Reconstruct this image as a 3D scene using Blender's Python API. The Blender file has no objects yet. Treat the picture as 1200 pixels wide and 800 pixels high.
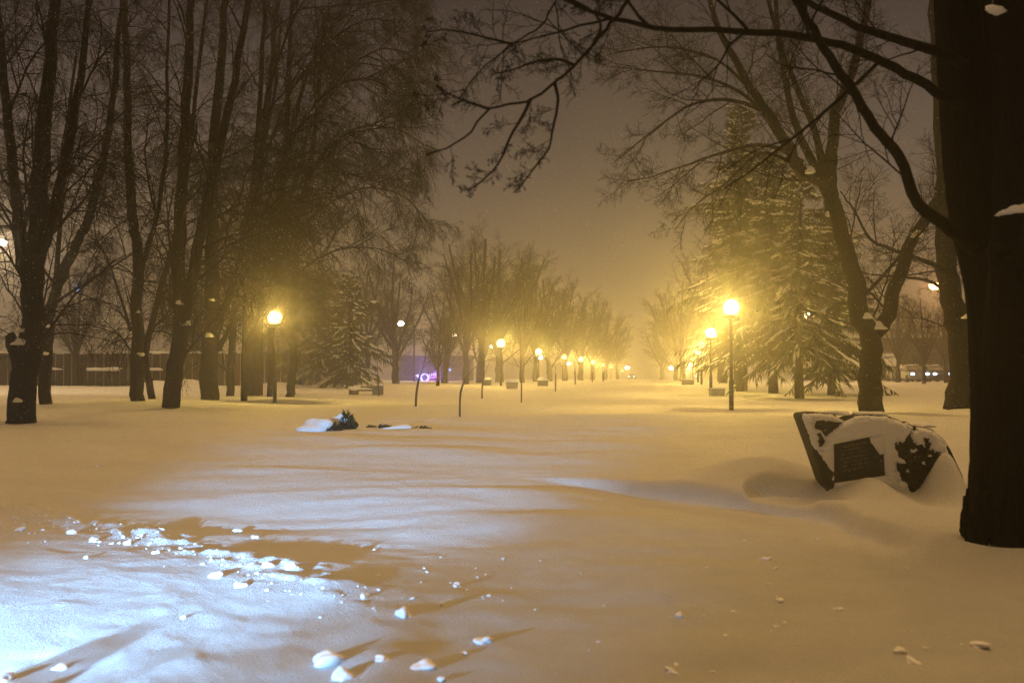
import bpy, math, random
import numpy as np
from mathutils import Vector

# ------------------------------------------------------------------ camera, sky, exposure
scene = bpy.context.scene
COL = scene.collection
F, EYE, HZ = 1166.7, 1.45, 444.0          # focal length in photo pixels, eye height, horizon row


def at(px, py, d):
    """a photo pixel at a known distance -> point in the park (camera looks along +Y)"""
    return Vector(((px - 600.0) / F * d, d, EYE + (HZ - py) / F * d))


cam_d = bpy.data.cameras.new('camera')
cam_d.lens, cam_d.sensor_width = 35.0, 36.0
cam_d.shift_y = (HZ - 400.0) / 1200.0
cam_d.clip_start, cam_d.clip_end = 0.05, 3000.0
cam_d.dof.use_dof = True
cam_d.dof.focus_distance = 24.0
cam_d.dof.aperture_fstop = 2.0
cam = bpy.data.objects.new('camera', cam_d)
cam.location, cam.rotation_euler = (0, 0, EYE), (math.radians(90), 0, 0)
COL.objects.link(cam)
scene.camera = cam

scene.view_settings.view_transform = 'Standard'
scene.view_settings.look = 'None'
scene.view_settings.gamma = 1.0
scene.view_settings.exposure = 0.0
scene.view_settings.use_curve_mapping = False
cy = scene.cycles
cy.use_denoising = True
cy.denoising_input_passes = 'RGB_ALBEDO_NORMAL'
cy.denoising_prefilter = 'NONE'
cy.max_bounces = 5
cy.diffuse_bounces = 2
cy.glossy_bounces = 1
cy.transmission_bounces = 2
cy.transparent_max_bounces = 8
cy.volume_bounces = 1
cy.sample_clamp_indirect = 4.0
cy.caustics_reflective = cy.caustics_refractive = False

# night sky: snow cloud lit from below by the town (brownish), a trace of blue night air on top
world = bpy.data.worlds.new('World')
scene.world = world
world.use_nodes = True
wn, wl = world.node_tree.nodes, world.node_tree.links
wn.clear()
w_out = wn.new('ShaderNodeOutputWorld')
w_bg = wn.new('ShaderNodeBackground'); w_bg.inputs['Strength'].default_value = 1.0
w_geo = wn.new('ShaderNodeTexCoord')
w_sep = wn.new('ShaderNodeSeparateXYZ')
w_ramp = wn.new('ShaderNodeValToRGB')
cr = w_ramp.color_ramp
cr.elements[0].position, cr.elements[0].color = 0.0, (0.30, 0.21, 0.115, 1)
cr.elements[1].position, cr.elements[1].color = 1.0, (2.35, 1.36, 0.48, 1)
for p, c in ((0.10, (0.22, 0.155, 0.092, 1)), (0.20, (0.112, 0.083, 0.066, 1)), (0.36, (0.029, 0.0225, 0.025, 1)), (0.50, (0.030, 0.022, 0.018, 1)), (0.74, (0.10, 0.06, 0.025, 1)), (0.88, (1.95, 1.13, 0.40, 1))):
    e = cr.elements.new(p); e.color = c
wl.new(w_geo.outputs['Generated'], w_sep.inputs[0])
wl.new(w_sep.outputs['Z'], w_ramp.inputs['Fac'])
# the cloud is brighter over the lit avenue and the town ahead than over the dark park behind
w_dir = wn.new('ShaderNodeMapRange'); w_dir.interpolation_type = 'SMOOTHSTEP'
w_dir.inputs['From Min'].default_value, w_dir.inputs['From Max'].default_value = -0.45, 0.45
w_dir.inputs['To Min'].default_value, w_dir.inputs['To Max'].default_value = 0.25, 1.45
w_rot = wn.new('ShaderNodeVectorMath'); w_rot.operation = 'DOT_PRODUCT'; w_rot.inputs[1].default_value = (0.17, 0.985, 0)
wl.new(w_geo.outputs['Generated'], w_rot.inputs[0]); wl.new(w_rot.outputs['Value'], w_dir.inputs['Value'])
w_high = wn.new('ShaderNodeMapRange'); w_high.inputs['From Min'].default_value, w_high.inputs['From Max'].default_value = 0.40, 0.60
w_mixd = wn.new('ShaderNodeMix'); w_mixd.data_type = 'FLOAT'; w_mixd.inputs[2].default_value = 1.0
wl.new(w_sep.outputs['Z'], w_high.inputs['Value']); wl.new(w_high.outputs[0], w_mixd.inputs[0]); wl.new(w_dir.outputs[0], w_mixd.inputs[3])
wl.new(w_ramp.outputs['Color'], w_bg.inputs['Color'])
# uneven cloud glow
w_cl = wn.new('ShaderNodeTexNoise'); w_cl.inputs['Scale'].default_value = 3.0; w_cl.inputs['Detail'].default_value = 5
wl.new(w_geo.outputs['Generated'], w_cl.inputs['Vector'])
w_cm = wn.new('ShaderNodeMapRange'); w_cm.inputs['From Min'].default_value, w_cm.inputs['From Max'].default_value = .3, .7
w_cm.inputs['To Min'].default_value, w_cm.inputs['To Max'].default_value = .86, 1.14
w_mul = wn.new('ShaderNodeMath'); w_mul.operation = 'MULTIPLY'
wl.new(w_cl.outputs['Fac'], w_cm.inputs['Value']); wl.new(w_cm.outputs[0], w_mul.inputs[0]); wl.new(w_mixd.outputs[0], w_mul.inputs[1])
wl.new(w_mul.outputs[0], w_bg.inputs['Strength'])
w_sky = wn.new('ShaderNodeTexSky')
w_sky.sky_type = 'NISHITA'; w_sky.sun_disc = False
w_sky.sun_elevation = math.radians(-6.0); w_sky.sun_rotation = math.radians(200.0)
w_bg2 = wn.new('ShaderNodeBackground'); w_bg2.inputs['Strength'].default_value = 0.01
wl.new(w_sky.outputs['Color'], w_bg2.inputs['Color'])
w_add = wn.new('ShaderNodeAddShader')
wl.new(w_bg.outputs[0], w_add.inputs[0]); wl.new(w_bg2.outputs[0], w_add.inputs[1])
wl.new(w_add.outputs[0], w_out.inputs['Surface'])

HAZE_DENSITY, HAZE_G = 0.0043, 0.87
LAMP_COLOR = (1.0, 0.64, 0.13)
LAMP_POWER = 1650.0

# headlights of the car that stands on the ploughed road beside the photographer (out of the frame)
HEAD_COLOR = (0.27, 0.58, 1.0)


def headlight(loc, target, power, size, blend, flat=1.0):
    l = bpy.data.lights.new('headlight', 'SPOT')
    l.energy, l.color, l.spot_size, l.spot_blend, l.shadow_soft_size = power, HEAD_COLOR, math.radians(size), blend, 0.05
    o = bpy.data.objects.new('headlight', l)
    o.location = loc
    o.scale = (1.0, flat, 1.0)                 # a low beam: wide and flat, cut off below the horizon
    o.rotation_euler = (Vector(target) - Vector(loc)).to_track_quat('-Z', 'Y').to_euler()
    COL.objects.link(o)


headlight((-4.3, -0.6, 0.78), (-3.1, 3.9, 0.0), 8500, 58, 1.0, .27)
headlight((-3.4, -0.9, 0.74), (-1.8, 13.5, 0.20), 24000, 28, 1.0)

R = np.random.default_rng(7)
random.seed(7)

# ------------------------------------------------------------------ helpers


def tag(o, label=None, cat=None, group=None, kind=None):
    if label: o['label'] = label
    if cat: o['category'] = cat
    if group: o['group'] = group
    if kind: o['kind'] = kind
    return o


def thing(name, label, cat, loc=(0, 0, 0), group=None, rz=0.0):
    o = bpy.data.objects.new(name, None)
    o.empty_display_size = 0.2
    o.location, o.rotation_euler = loc, (0, 0, rz)
    COL.objects.link(o)
    return tag(o, label, cat, group)


def np_mesh(name, verts, faces, smooth=True):
    me = bpy.data.meshes.new(name)
    verts = np.asarray(verts, np.float32); faces = np.asarray(faces, np.int32)
    k = faces.shape[1]
    me.vertices.add(len(verts)); me.vertices.foreach_set('co', verts.ravel())
    me.loops.add(faces.size); me.loops.foreach_set('vertex_index', faces.ravel())
    me.polygons.add(len(faces)); me.polygons.foreach_set('loop_start', np.arange(0, faces.size, k, dtype=np.int32))
    if smooth:
        me.polygons.foreach_set('use_smooth', np.ones(len(faces), dtype=bool))
    me.update(calc_edges=True)
    return me


def link(name, me, mat, parent=None, loc=None):
    o = bpy.data.objects.new(name, me)
    COL.objects.link(o)
    if mat is not None and not me.materials:
        me.materials.append(mat)
    if parent is not None: o.parent = parent
    if loc is not None: o.location = loc
    return o


def copy_tree(o, parent=None):
    c = o.copy(); COL.objects.link(c)
    if parent is not None: c.parent = parent
    for ch in [x for x in bpy.data.objects if x.parent == o]:
        copy_tree(ch, c)
    return c


class MB:
    """collects simple solids, then links them as one mesh"""
    def __init__(s): s.v, s.f = [], []

    def add(s, vs, fs):
        b = len(s.v); s.v += [tuple(p) for p in vs]; s.f += [tuple(b + i for i in f) for f in fs]; return s

    def box(s, c, size, rz=0.0, taper=1.0):
        x, y, z = (q / 2 for q in size); ca, sa = math.cos(rz), math.sin(rz); vs = []
        for dz in (-z, z):
            k = taper if dz > 0 else 1.0
            for dx, dy in ((-x, -y), (x, -y), (x, y), (-x, y)):
                dx, dy = dx * k, dy * k
                vs.append((c[0] + dx * ca - dy * sa, c[1] + dx * sa + dy * ca, c[2] + dz))
        return s.add(vs, [(3, 2, 1, 0), (4, 5, 6, 7), (0, 1, 5, 4), (1, 2, 6, 5), (2, 3, 7, 6), (3, 0, 4, 7)])

    def lathe(s, prof, c=(0, 0, 0), n=16):
        vs, fs = [], []
        for r, z in prof:
            for i in range(n):
                a = 2 * math.pi * i / n; vs.append((c[0] + r * math.cos(a), c[1] + r * math.sin(a), c[2] + z))
        for j in range(len(prof) - 1):
            for i in range(n):
                fs.append((j * n + i, j * n + (i + 1) % n, (j + 1) * n + (i + 1) % n, (j + 1) * n + i))
        fs.append(tuple(range(n))[::-1]); fs.append(tuple((len(prof) - 1) * n + i for i in range(n)))
        return s.add(vs, fs)

    def tube(s, pts, rad, n=8):
        pts = np.array(pts, float); rad = np.array(rad, float) * np.ones(len(pts))
        v, f = tube_arrays([(pts, rad)], n)
        s.add(v.tolist(), f.tolist())
        m = len(pts); b = len(s.v) - len(v)
        s.f.append(tuple(b + i for i in range(n))[::-1]); s.f.append(tuple(b + (m - 1) * n + i for i in range(n)))
        return s

    def prism(s, outline, y0, y1):
        n = len(outline)
        vs = [(x, y0, z) for x, z in outline] + [(x, y1, z) for x, z in outline]
        fs = [tuple(range(n)), tuple(range(2 * n - 1, n - 1, -1))] + [(i, n + i, n + (i + 1) % n, (i + 1) % n) for i in range(n)]
        return s.add(vs, fs)

    def blob(s, c, size, seed=0, amp=0.2, nu=14, nv=9, flat=-0.35):
        rg = np.random.default_rng(seed); ph = rg.uniform(0, 6.28, (5, 3)); kk = rg.uniform(1.2, 3.4, (5, 3)) * rg.choice([-1, 1], (5, 3))
        vs, fs = [], []
        for j in range(nv + 1):
            t = math.pi * j / nv
            for i in range(nu):
                a = 2 * math.pi * i / nu
                p = np.array((math.sin(t) * math.cos(a), math.sin(t) * math.sin(a), math.cos(t)))
                k = 1 + amp * sum(math.sin(float(kk[q] @ p) + ph[q, 0]) for q in range(5)) / 1.6
                p = p * k; p[2] = max(p[2], flat)
                vs.append((c[0] + p[0] * size[0], c[1] + p[1] * size[1], c[2] + p[2] * size[2]))
        for j in range(nv):
            for i in range(nu):
                fs.append((j * nu + i, (j + 1) * nu + i, (j + 1) * nu + (i + 1) % nu, j * nu + (i + 1) % nu))
        return s.add(vs, fs)

    def build(s, name, mat, parent=None, smooth=False, loc=None):
        me = bpy.data.meshes.new(name); me.from_pydata(s.v, [], s.f); me.update()
        if smooth:
            me.polygons.foreach_set('use_smooth', [True] * len(me.polygons))
        return link(name, me, mat, parent, loc)


def tube_arrays(polys, sides):
    """many (points, radii) polylines -> one vertex and one quad array"""
    groups = {}
    for p, r in polys: groups.setdefault(len(p), []).append((p, r))
    V, Q, base = [], [], 0
    ang = np.arange(sides) * 2 * np.pi / sides
    for n, items in groups.items():
        P = np.stack([i[0] for i in items]); Rr = np.stack([i[1] for i in items]); B = len(items)
        T = np.gradient(P, axis=1); T /= np.linalg.norm(T, axis=2, keepdims=True) + 1e-9
        mean = T.mean(axis=1); ref = np.where(np.abs(mean[:, 2:3]) > 0.8, np.array([[1.0, 0.1, 0]]), np.array([[0.0, 0.1, 1.0]]))
        N = np.cross(T, ref[:, None, :]); N /= np.linalg.norm(N, axis=2, keepdims=True) + 1e-9
        Bn = np.cross(T, N)
        ring = P[:, :, None, :] + Rr[:, :, None, None] * (np.cos(ang)[None, None, :, None] * N[:, :, None, :] + np.sin(ang)[None, None, :, None] * Bn[:, :, None, :])
        V.append(ring.reshape(-1, 3))
        idx = np.arange(B * n * sides).reshape(B, n, sides) + base
        a, b = idx[:, :-1, :], idx[:, 1:, :]
        Q.append(np.stack([a, np.roll(a, -1, 2), np.roll(b, -1, 2), b], axis=-1).reshape(-1, 4))
        base += B * n * sides
    return np.concatenate(V), np.concatenate(Q)


def tubes_mesh(name, sets, extra=()):
    V, Q, b = [], [], 0
    for polys, sides in sets:
        if not polys: continue
        v, q = tube_arrays(polys, sides); V.append(v); Q.append(q + b); b += len(v)
    for v, q in extra:
        V.append(v); Q.append(q + b); b += len(v)
    return np_mesh(name, np.concatenate(V), np.concatenate(Q))


def hashn(ix, iy, seed):
    h = (ix.astype(np.int64) * 374761393 + iy.astype(np.int64) * 668265263 + seed * 974634531) & 0x7fffffff
    h = ((h ^ (h >> 13)) * 1274126177) & 0x7fffffff
    return ((h ^ (h >> 16)) & 0xffff) / 65535.0 * 2 - 1


def noise2(x, y, seed=0):
    x, y = np.asarray(x, float), np.asarray(y, float)
    x, y = .78 * x - .625 * y + 17.3, .625 * x + .78 * y + 5.1
    ix, iy = np.floor(x), np.floor(y); fx, fy = x - ix, y - iy
    ux, uy = fx * fx * fx * (fx * (fx * 6 - 15) + 10), fy * fy * fy * (fy * (fy * 6 - 15) + 10)
    a, b = hashn(ix, iy, seed), hashn(ix + 1, iy, seed); c, d = hashn(ix, iy + 1, seed), hashn(ix + 1, iy + 1, seed)
    return (a * (1 - ux) + b * ux) * (1 - uy) + (c * (1 - ux) + d * ux) * uy


def sstep(a, b, x):
    t = np.clip((x - a) / (b - a), 0, 1); return t * t * (3 - 2 * t)


# ------------------------------------------------------------------ materials

def mat_new(name):
    m = bpy.data.materials.new(name); m.use_nodes = True
    return m, m.node_tree.nodes, m.node_tree.links, m.node_tree.nodes['Principled BSDF']


def mat(name, color, rough=0.8, bump=0.0, scale=20.0, var=0.25, metallic=0.0, stretch=(1, 1, 1), spec=0.3):
    m, n, l, p = mat_new(name)
    p.inputs['Roughness'].default_value = rough; p.inputs['Metallic'].default_value = metallic
    p.inputs['Specular IOR Level'].default_value = spec
    tc = n.new('ShaderNodeTexCoord'); mp = n.new('ShaderNodeMapping'); mp.inputs['Scale'].default_value = stretch
    l.new(tc.outputs['Object'], mp.inputs[0])
    nz = n.new('ShaderNodeTexNoise'); nz.inputs['Scale'].default_value = scale; nz.inputs['Detail'].default_value = 5
    l.new(mp.outputs[0], nz.inputs['Vector'])
    mx = n.new('ShaderNodeMix'); mx.data_type = 'RGBA'
    mx.inputs[6].default_value = tuple(c * (1 - var) for c in color) + (1,)
    mx.inputs[7].default_value = tuple(min(1, c * (1 + var)) for c in color) + (1,)
    l.new(nz.outputs['Fac'], mx.inputs[0]); l.new(mx.outputs[2], p.inputs['Base Color'])
    if bump:
        b = n.new('ShaderNodeBump'); b.inputs['Strength'].default_value = bump; b.inputs['Distance'].default_value = 0.05
        l.new(nz.outputs['Fac'], b.inputs['Height']); l.new(b.outputs[0], p.inputs['Normal'])
    return m


def emit(name, color, strength):
    m, n, l, p = mat_new(name)
    p.inputs['Base Color'].default_value = (0, 0, 0, 1)
    p.inputs['Emission Color'].default_value = color + (1,); p.inputs['Emission Strength'].default_value = strength
    return m


def snow_ground_mat():
    m, n, l, p = mat_new('snow_ground')
    p.inputs['Roughness'].default_value = 0.75; p.inputs['Specular IOR Level'].default_value = 0.25
    tc = n.new('ShaderNodeTexCoord')
    n1 = n.new('ShaderNodeTexNoise'); n1.inputs['Scale'].default_value = 42; n1.inputs['Detail'].default_value = 6; n1.inputs['Roughness'].default_value = 0.75
    n2 = n.new('ShaderNodeTexNoise'); n2.inputs['Scale'].default_value = 3.5; n2.inputs['Detail'].default_value = 4
    l.new(tc.outputs['Object'], n1.inputs['Vector']); l.new(tc.outputs['Object'], n2.inputs['Vector'])
    mx = n.new('ShaderNodeMix'); mx.data_type = 'RGBA'
    mx.inputs[6].default_value = (0.78, 0.785, 0.80, 1); mx.inputs[7].default_value = (0.90, 0.90, 0.90, 1)
    l.new(n2.outputs['Fac'], mx.inputs[0])
    n3 = n.new('ShaderNodeTexNoise'); n3.inputs['Scale'].default_value = 90; n3.inputs['Detail'].default_value = 8; n3.inputs['Roughness'].default_value = 0.95
    l.new(tc.outputs['Object'], n3.inputs['Vector'])
    mr = n.new('ShaderNodeMapRange'); mr.inputs['From Min'].default_value, mr.inputs['From Max'].default_value = .36, .64
    mr.inputs['To Min'].default_value, mr.inputs['To Max'].default_value = .84, 1.06
    l.new(n3.outputs['Fac'], mr.inputs['Value'])
    vm = n.new('ShaderNodeVectorMath'); vm.operation = 'SCALE'
    l.new(mx.outputs[2], vm.inputs[0]); l.new(mr.outputs[0], vm.inputs['Scale']); l.new(vm.outputs[0], p.inputs['Base Color'])
    b1 = n.new('ShaderNodeBump'); b1.inputs['Strength'].default_value = 1.0; b1.inputs['Distance'].default_value = 0.035
    b2 = n.new('ShaderNodeBump'); b2.inputs['Strength'].default_value = 0.10; b2.inputs['Distance'].default_value = 0.06
    l.new(n2.outputs['Fac'], b2.inputs['Height']); l.new(n1.outputs['Fac'], b1.inputs['Height'])
    l.new(b2.outputs[0], b1.inputs['Normal']); l.new(b1.outputs[0], p.inputs['Normal'])
    return m


M = dict(
    lump=mat('snow_lump', (0.93, 0.93, 0.94), 0.7, 0.0, 9, 0.03),
    snow=mat('snow', (0.84, 0.85, 0.87), 0.75, 0.35, 18, 0.06),
    ground=snow_ground_mat(),
    bark=mat('bark', (0.012, 0.009, 0.006), 0.95, 1.0, 9, 0.6, stretch=(3, 3, 0.6), spec=0.1),
    bark_near=mat('bark_near', (0.012, 0.009, 0.006), 0.95, 1.0, 7, 0.7, stretch=(4, 4, 0.7), spec=0.05),
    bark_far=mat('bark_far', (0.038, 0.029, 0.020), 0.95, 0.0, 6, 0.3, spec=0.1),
    needle=mat('needles', (0.060, 0.066, 0.036), 0.8, 0, 8, 0.4, spec=0.2),
    juniper=mat('juniper', (0.018, 0.028, 0.016), 0.8, 0, 20, 0.4, spec=0.2),
    iron=mat('iron', (0.020, 0.020, 0.018), 0.55, 0.1, 30, 0.3, spec=0.4),
    stone=mat('stone', (0.050, 0.042, 0.034), 0.8, 0.8, 16, 0.5),
    rock=mat('rough_rock', (0.045, 0.036, 0.024), 0.9, 1.0, 22, 0.6),
    plaque=mat('plaque', (0.020, 0.018, 0.016), 0.45, 0.15, 30, 0.3, spec=0.4),
    letter=mat('lettering', (0.20, 0.18, 0.15), 0.6, 0, 30, 0.2),
    concrete=mat('concrete', (0.16, 0.14, 0.12), 0.9, 0.4, 25, 0.3),
    wood=mat('wood', (0.06, 0.042, 0.028), 0.8, 0.3, 12, 0.4, stretch=(1, 8, 8)),
    fence=mat('fence_boards', (0.06, 0.043, 0.030), 0.85, 0.3, 3, 0.4, stretch=(4, 1, 0.5)),
    facade=mat('facade', (0.055, 0.05, 0.05), 0.9, 0.1, 2, 0.2),
    roof=mat('roof', (0.10, 0.09, 0.085), 0.8, 0.1, 4, 0.2),
    glass=mat('window_glass', (0.02, 0.02, 0.025), 0.15, 0, 4, 0.2, spec=0.6),
    car=mat('car_paint', (0.16, 0.17, 0.19), 0.35, 0, 4, 0.1, spec=0.5),
    car_dark=mat('car_paint_dark', (0.04, 0.04, 0.05), 0.35, 0, 4, 0.1, spec=0.5),
    tyre=mat('tyre', (0.02, 0.02, 0.02), 0.9, 0, 20, 0.2),
    flake=mat('flake', (0.85, 0.86, 0.88), 0.7, 0, 5, 0.02),
    head=emit('headlamp_glass', (0.50, 0.70, 1.0), 12.0),
    street=emit('street_lens', (1.0, 0.72, 0.38), 60.0),
    street_white=emit('street_lens_white', (1.0, 0.86, 0.62), 45.0),
    street_orange=emit('street_lens_orange', (1.0, 0.50, 0.16), 60.0),
    blue=emit('blue_lamp', (0.25, 0.42, 1.0), 6.0),
    neon_v=emit('neon_violet', (0.62, 0.20, 1.0), 3.0),
    neon_b=emit('neon_blue', (0.28, 0.38, 1.0), 4.0),
    neon_w=emit('neon_white', (0.46, 0.42, 1.0), 3.2),
    lit=emit('lit_window', (1.0, 0.66, 0.28), 0.5),
)


def globe_mat():
    m, n, l, p = mat_new('glowing_globe')
    n.remove(p)
    tr = n.new('ShaderNodeBsdfTransparent'); tr.inputs[0].default_value = (0.82, 0.82, 0.82, 1)
    em = n.new('ShaderNodeEmission'); em.inputs[0].default_value = (1.0, 0.74, 0.23, 1); em.inputs[1].default_value = 4.0
    ad = n.new('ShaderNodeAddShader'); l.new(tr.outputs[0], ad.inputs[0]); l.new(em.outputs[0], ad.inputs[1])
    l.new(ad.outputs[0], n['Material Output'].inputs['Surface'])
    return m


M['globe'] = globe_mat()
_n, _l = M['flake'].node_tree.nodes, M['flake'].node_tree.links
_t = _n.new('ShaderNodeBsdfTranslucent'); _t.inputs[0].default_value = (.85, .86, .88, 1)
_m = _n.new('ShaderNodeMixShader'); _m.inputs[0].default_value = .5
_l.new(_n['Principled BSDF'].outputs[0], _m.inputs[1]); _l.new(_t.outputs[0], _m.inputs[2]); _l.new(_m.outputs[0], _n['Material Output'].inputs['Surface'])


# ------------------------------------------------------------------ the snow field

PROF_Y = np.array([-60, 0, 9, 12, 14, 17, 20, 25, 31, 36, 44, 50, 58, 70, 100, 200, 420], float)
PROF_Z = np.array([0, 0, 0.0, .04, .14, .33, .45, .50, .52, .55, .58, .72, 1.0, 1.14, 1.26, 1.36, 1.41])
_ty = np.arange(-60, 421, 0.25); _tz = np.interp(_ty, PROF_Y, PROF_Z)
_k = np.exp(-np.linspace(-2, 2, 17) ** 2); _k /= _k.sum(); _tz = np.convolve(np.pad(_tz, 8, mode='edge'), _k, mode='valid')

ROAD = [(-.55, -3), (-.62, 3), (-.70, 4.6), (-.80, 6.0), (-1.75, 7.6), (-3.4, 9.3), (-6.0, 11.4), (-12, 15)]
CREST = [(-2.0, 14.4), (0.45, 13.3), (2.16, 12.7), (3.2, 11.75), (3.75, 11.2), (3.72, 10.2), (3.85, 9.0), (4.6, 8.45), (6.0, 8.1)]


def sdist(x, y, pl):
    best = np.full(np.shape(x), 1e9); sg = np.ones(np.shape(x))
    for (ax, ay), (bx, by) in zip(pl[:-1], pl[1:]):
        dx, dy = bx - ax, by - ay
        t = np.clip(((x - ax) * dx + (y - ay) * dy) / (dx * dx + dy * dy), 0, 1)
        d = np.hypot(x - ax - t * dx, y - ay - t * dy)
        c = np.sign(dx * (y - ay) - dy * (x - ax))
        m = d < best; best = np.where(m, d, best); sg = np.where(m, c, sg)
    return best * sg


def ground_z(x, y):
    x = np.asarray(x, float); y = np.asarray(y, float)
    z = np.interp(y, _ty, _tz)
    z = z + 0.13 * sstep(-3, -11, x) * sstep(22, 33, y) * (1 - sstep(50, 62, y))
    far = 1 - sstep(40, 90, np.abs(y))
    flat = 1 - .8 * sstep(-.2, .6, sdist(x, y, ROAD)) * (1 - sstep(14, 24, np.hypot(x, y)))
    z = z + flat * far * (0.065 * noise2(x / 5.2 + 3.1, y / 2.3 + 0.18 * x, 1) + 0.028 * noise2(x / 1.7, y / 0.8 + 0.2 * x, 2)) * sstep(3, 12, np.hypot(x, y))
    near = 1 - sstep(12, 24, np.hypot(x, y))
    z = z + near * (0.006 * noise2(x / 0.55, y / 0.5, 3) + 0.004 * noise2(x / 0.2, y / 0.2, 4))
    rip = 1 - sstep(22, 40, np.hypot(x, y))
    z = z + rip * (1 - .8 * sstep(-.2, .6, sdist(x, y, ROAD))) * 0.016 * noise2(x / 1.25 + y * .35, y / .42 - x * .18, 12)
    # ploughed road edge with its broken berm, and the hollow behind it
    s = sdist(x, y, ROAD)
    rn = noise2(x * 2.2, y * 2.2, 5)
    b = sstep(30, 10, np.hypot(x, y))
    z = z + b * ((0.022 + 0.022 * rn + sstep(6.0, 9.0, y) * 0.025 * np.maximum(0, noise2(x * 4.1, y * 4.1, 15)) + .5 * sstep(5.0, 9.0, y) * .10 * np.maximum(0, noise2(x * 8.5, y * 8.5, 16))) * np.exp(-((s + 0.05) / 0.28) ** 2) - 0.05 * np.exp(-((s + 1.4) / 0.9) ** 2))
    z = z + b * np.where(s > 0, 0.006 * noise2(x * 2.5, y * 2.5, 6) + 0.0025 * noise2(x * 8, y * 8, 8) + 0.0012 * noise2(x * 21, y * 21, 9), 0)
    # the drift crest that runs from the stone to the big trunk: a steep face on the side of the camera
    c = sdist(x, y, CREST)
    fade = sstep(0.0, 2.0, x) * (1 - sstep(4.6, 6.2, x))
    z = z - fade * 0.21 * np.where(c < 0, (1 - sstep(-0.2, 0, c)) * np.exp(np.minimum(c + 0.3, 0) / 1.3), 0)
    z = z + fade * 0.03 * np.exp(-(c / 0.35) ** 2)
    # drift behind the stone, cut by a steep wind scoop left of it
    z = z + 0.34 * np.exp(-((x - 3.30) / .80) ** 2 - ((y - 13.05) / .70) ** 2)
    q = np.hypot((x - 3.40) / 0.60, (y - 11.98 + .22 * (x - 3.40)) / 0.58)
    mk = 1 - sstep(0.84, 1.0, q)
    z = z * (1 - mk) + (-0.06 + 0.05 * q) * mk
    for mx, my, a, sx, sy in ((4.32, 11.95, .24, .30, .42), (5.17, 11.85, .56, .15, .42), (4.88, 11.7, -.05, .16, .4), (3.98, 12.4, .05, .10, .2)):
        z = z + a * np.exp(-((x - mx) / sx) ** 2 - ((y - my) / sy) ** 2)
    # hollows and collars round the nearest trunks
    for tx, ty, rr in ((4.45, 8.85, .42),):
        rad = np.hypot(x - tx, y - ty); w = 1 - sstep(.5, 1.15, rad)
        z = z * (1 - w) + (.035 + .03 * noise2(x * 2, y * 2, 22) - .05 * np.exp(-((rad - .36) / .1) ** 2)) * w
    # lane kept clear far left, with ploughed heaps behind it
    lane = np.exp(-((y - 52 - 0.08 * x) / 4.0) ** 2) * sstep(-8, -16, x)
    z = z - 0.16 * lane
    for hx, hy, a, sx in ((-18.5, 57, .45, 1.3), (-20.6, 57.5, .4, 1.1), (-13.5, 57, .3, 1.6)):
        z = z + a * np.exp(-((x - hx) / sx) ** 2 - ((y - hy) / 1.0) ** 2)
    return z


def gz(x, y): return float(ground_z(np.array([x]), np.array([y]))[0])


def on(px, d):
    x = (px - 600.0) / F * d
    return Vector((x, d, gz(x, d)))


fa = np.radians(np.arange(-34, 34.01, 0.085)); ca = np.radians(np.arange(36, 325, 2.0))
ang = np.concatenate([fa, ca]); NA = len(ang)
rad = [0.5]
while rad[-1] < 400: rad.append(rad[-1] * (1.0042 if 7 < rad[-1] < 15 else 1.0085 if rad[-1] < 60 else 1.02) + 0.003)
rad = np.array(rad)
RR, AA = np.meshgrid(rad, ang, indexing='ij')
GX, GY = RR * np.sin(AA), RR * np.cos(AA)
GV = np.stack([GX, GY, ground_z(GX, GY)], -1).reshape(-1, 3)
idx = np.arange(len(rad) * NA).reshape(len(rad), NA)
i0, i1 = idx[:-1], idx[1:]
GQ = np.stack([i0, np.roll(i0, -1, 1), np.roll(i1, -1, 1), i1], -1).reshape(-1, 4)[:, ::-1]
ground = link('ground', np_mesh('ground', GV, GQ), M['ground'])
tag(ground, kind='structure')

# falling-snow haze: one closed box of even density round everything
hz_mb = MB().box((0, 0, 11.2), (860, 860, 26.4))
hm = bpy.data.materials.new('haze'); hm.use_nodes = True
hm.node_tree.nodes.clear()
ho = hm.node_tree.nodes.new('ShaderNodeOutputMaterial')
hv = hm.node_tree.nodes.new('ShaderNodeVolumePrincipled')
hv.inputs['Color'].default_value = (0.88, 0.86, 0.84, 1)
hv.inputs['Density'].default_value = HAZE_DENSITY
hv.inputs['Anisotropy'].default_value = HAZE_G
hm.node_tree.links.new(hv.outputs[0], ho.inputs['Volume'])
tag(hz_mb.build('haze', hm), kind='stuff')

# ------------------------------------------------------------------ bare trees


def unit(v): return v / (np.linalg.norm(v) + 1e-9)


def walk(rg, p, d, L, n, wig, trop):
    pts = [p]; st = L / (n - 1); w = rg.normal(0, wig, (n, 3))
    for i in range(n - 1):
        d = unit(d + w[i] + np.array((0, 0, trop)) * (1.0 / n))
        p = p + d * st; pts.append(p)
    return np.array(pts)


#            children, t0, length ratio, angle, wiggle, tropism, points
TWIG_MIN = .0019
STYLE = {
    'arching': [(12, .22, .58, 42, .10, .10, 8), (11, .15, .60, 45, .11, -1.2, 7), (9, .12, .50, 42, .13, -1.0, 5), (5, .2, .5, 40, .15, -.3, 4)],
    'spreading': [(9, .25, .60, 45, .10, .3, 8), (8, .18, .55, 45, .14, -.15, 6), (6, .15, .52, 45, .16, -.1, 5), (3, .2, .6, 42, .18, .05, 4)],
    'far': [(13, .18, .55, 38, .10, .4, 7), (11, .15, .5, 42, .14, .1, 5), (9, .15, .5, 45, .18, 0, 4), (3, .2, .5, 45, .2, 0, 3)],
}


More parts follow.
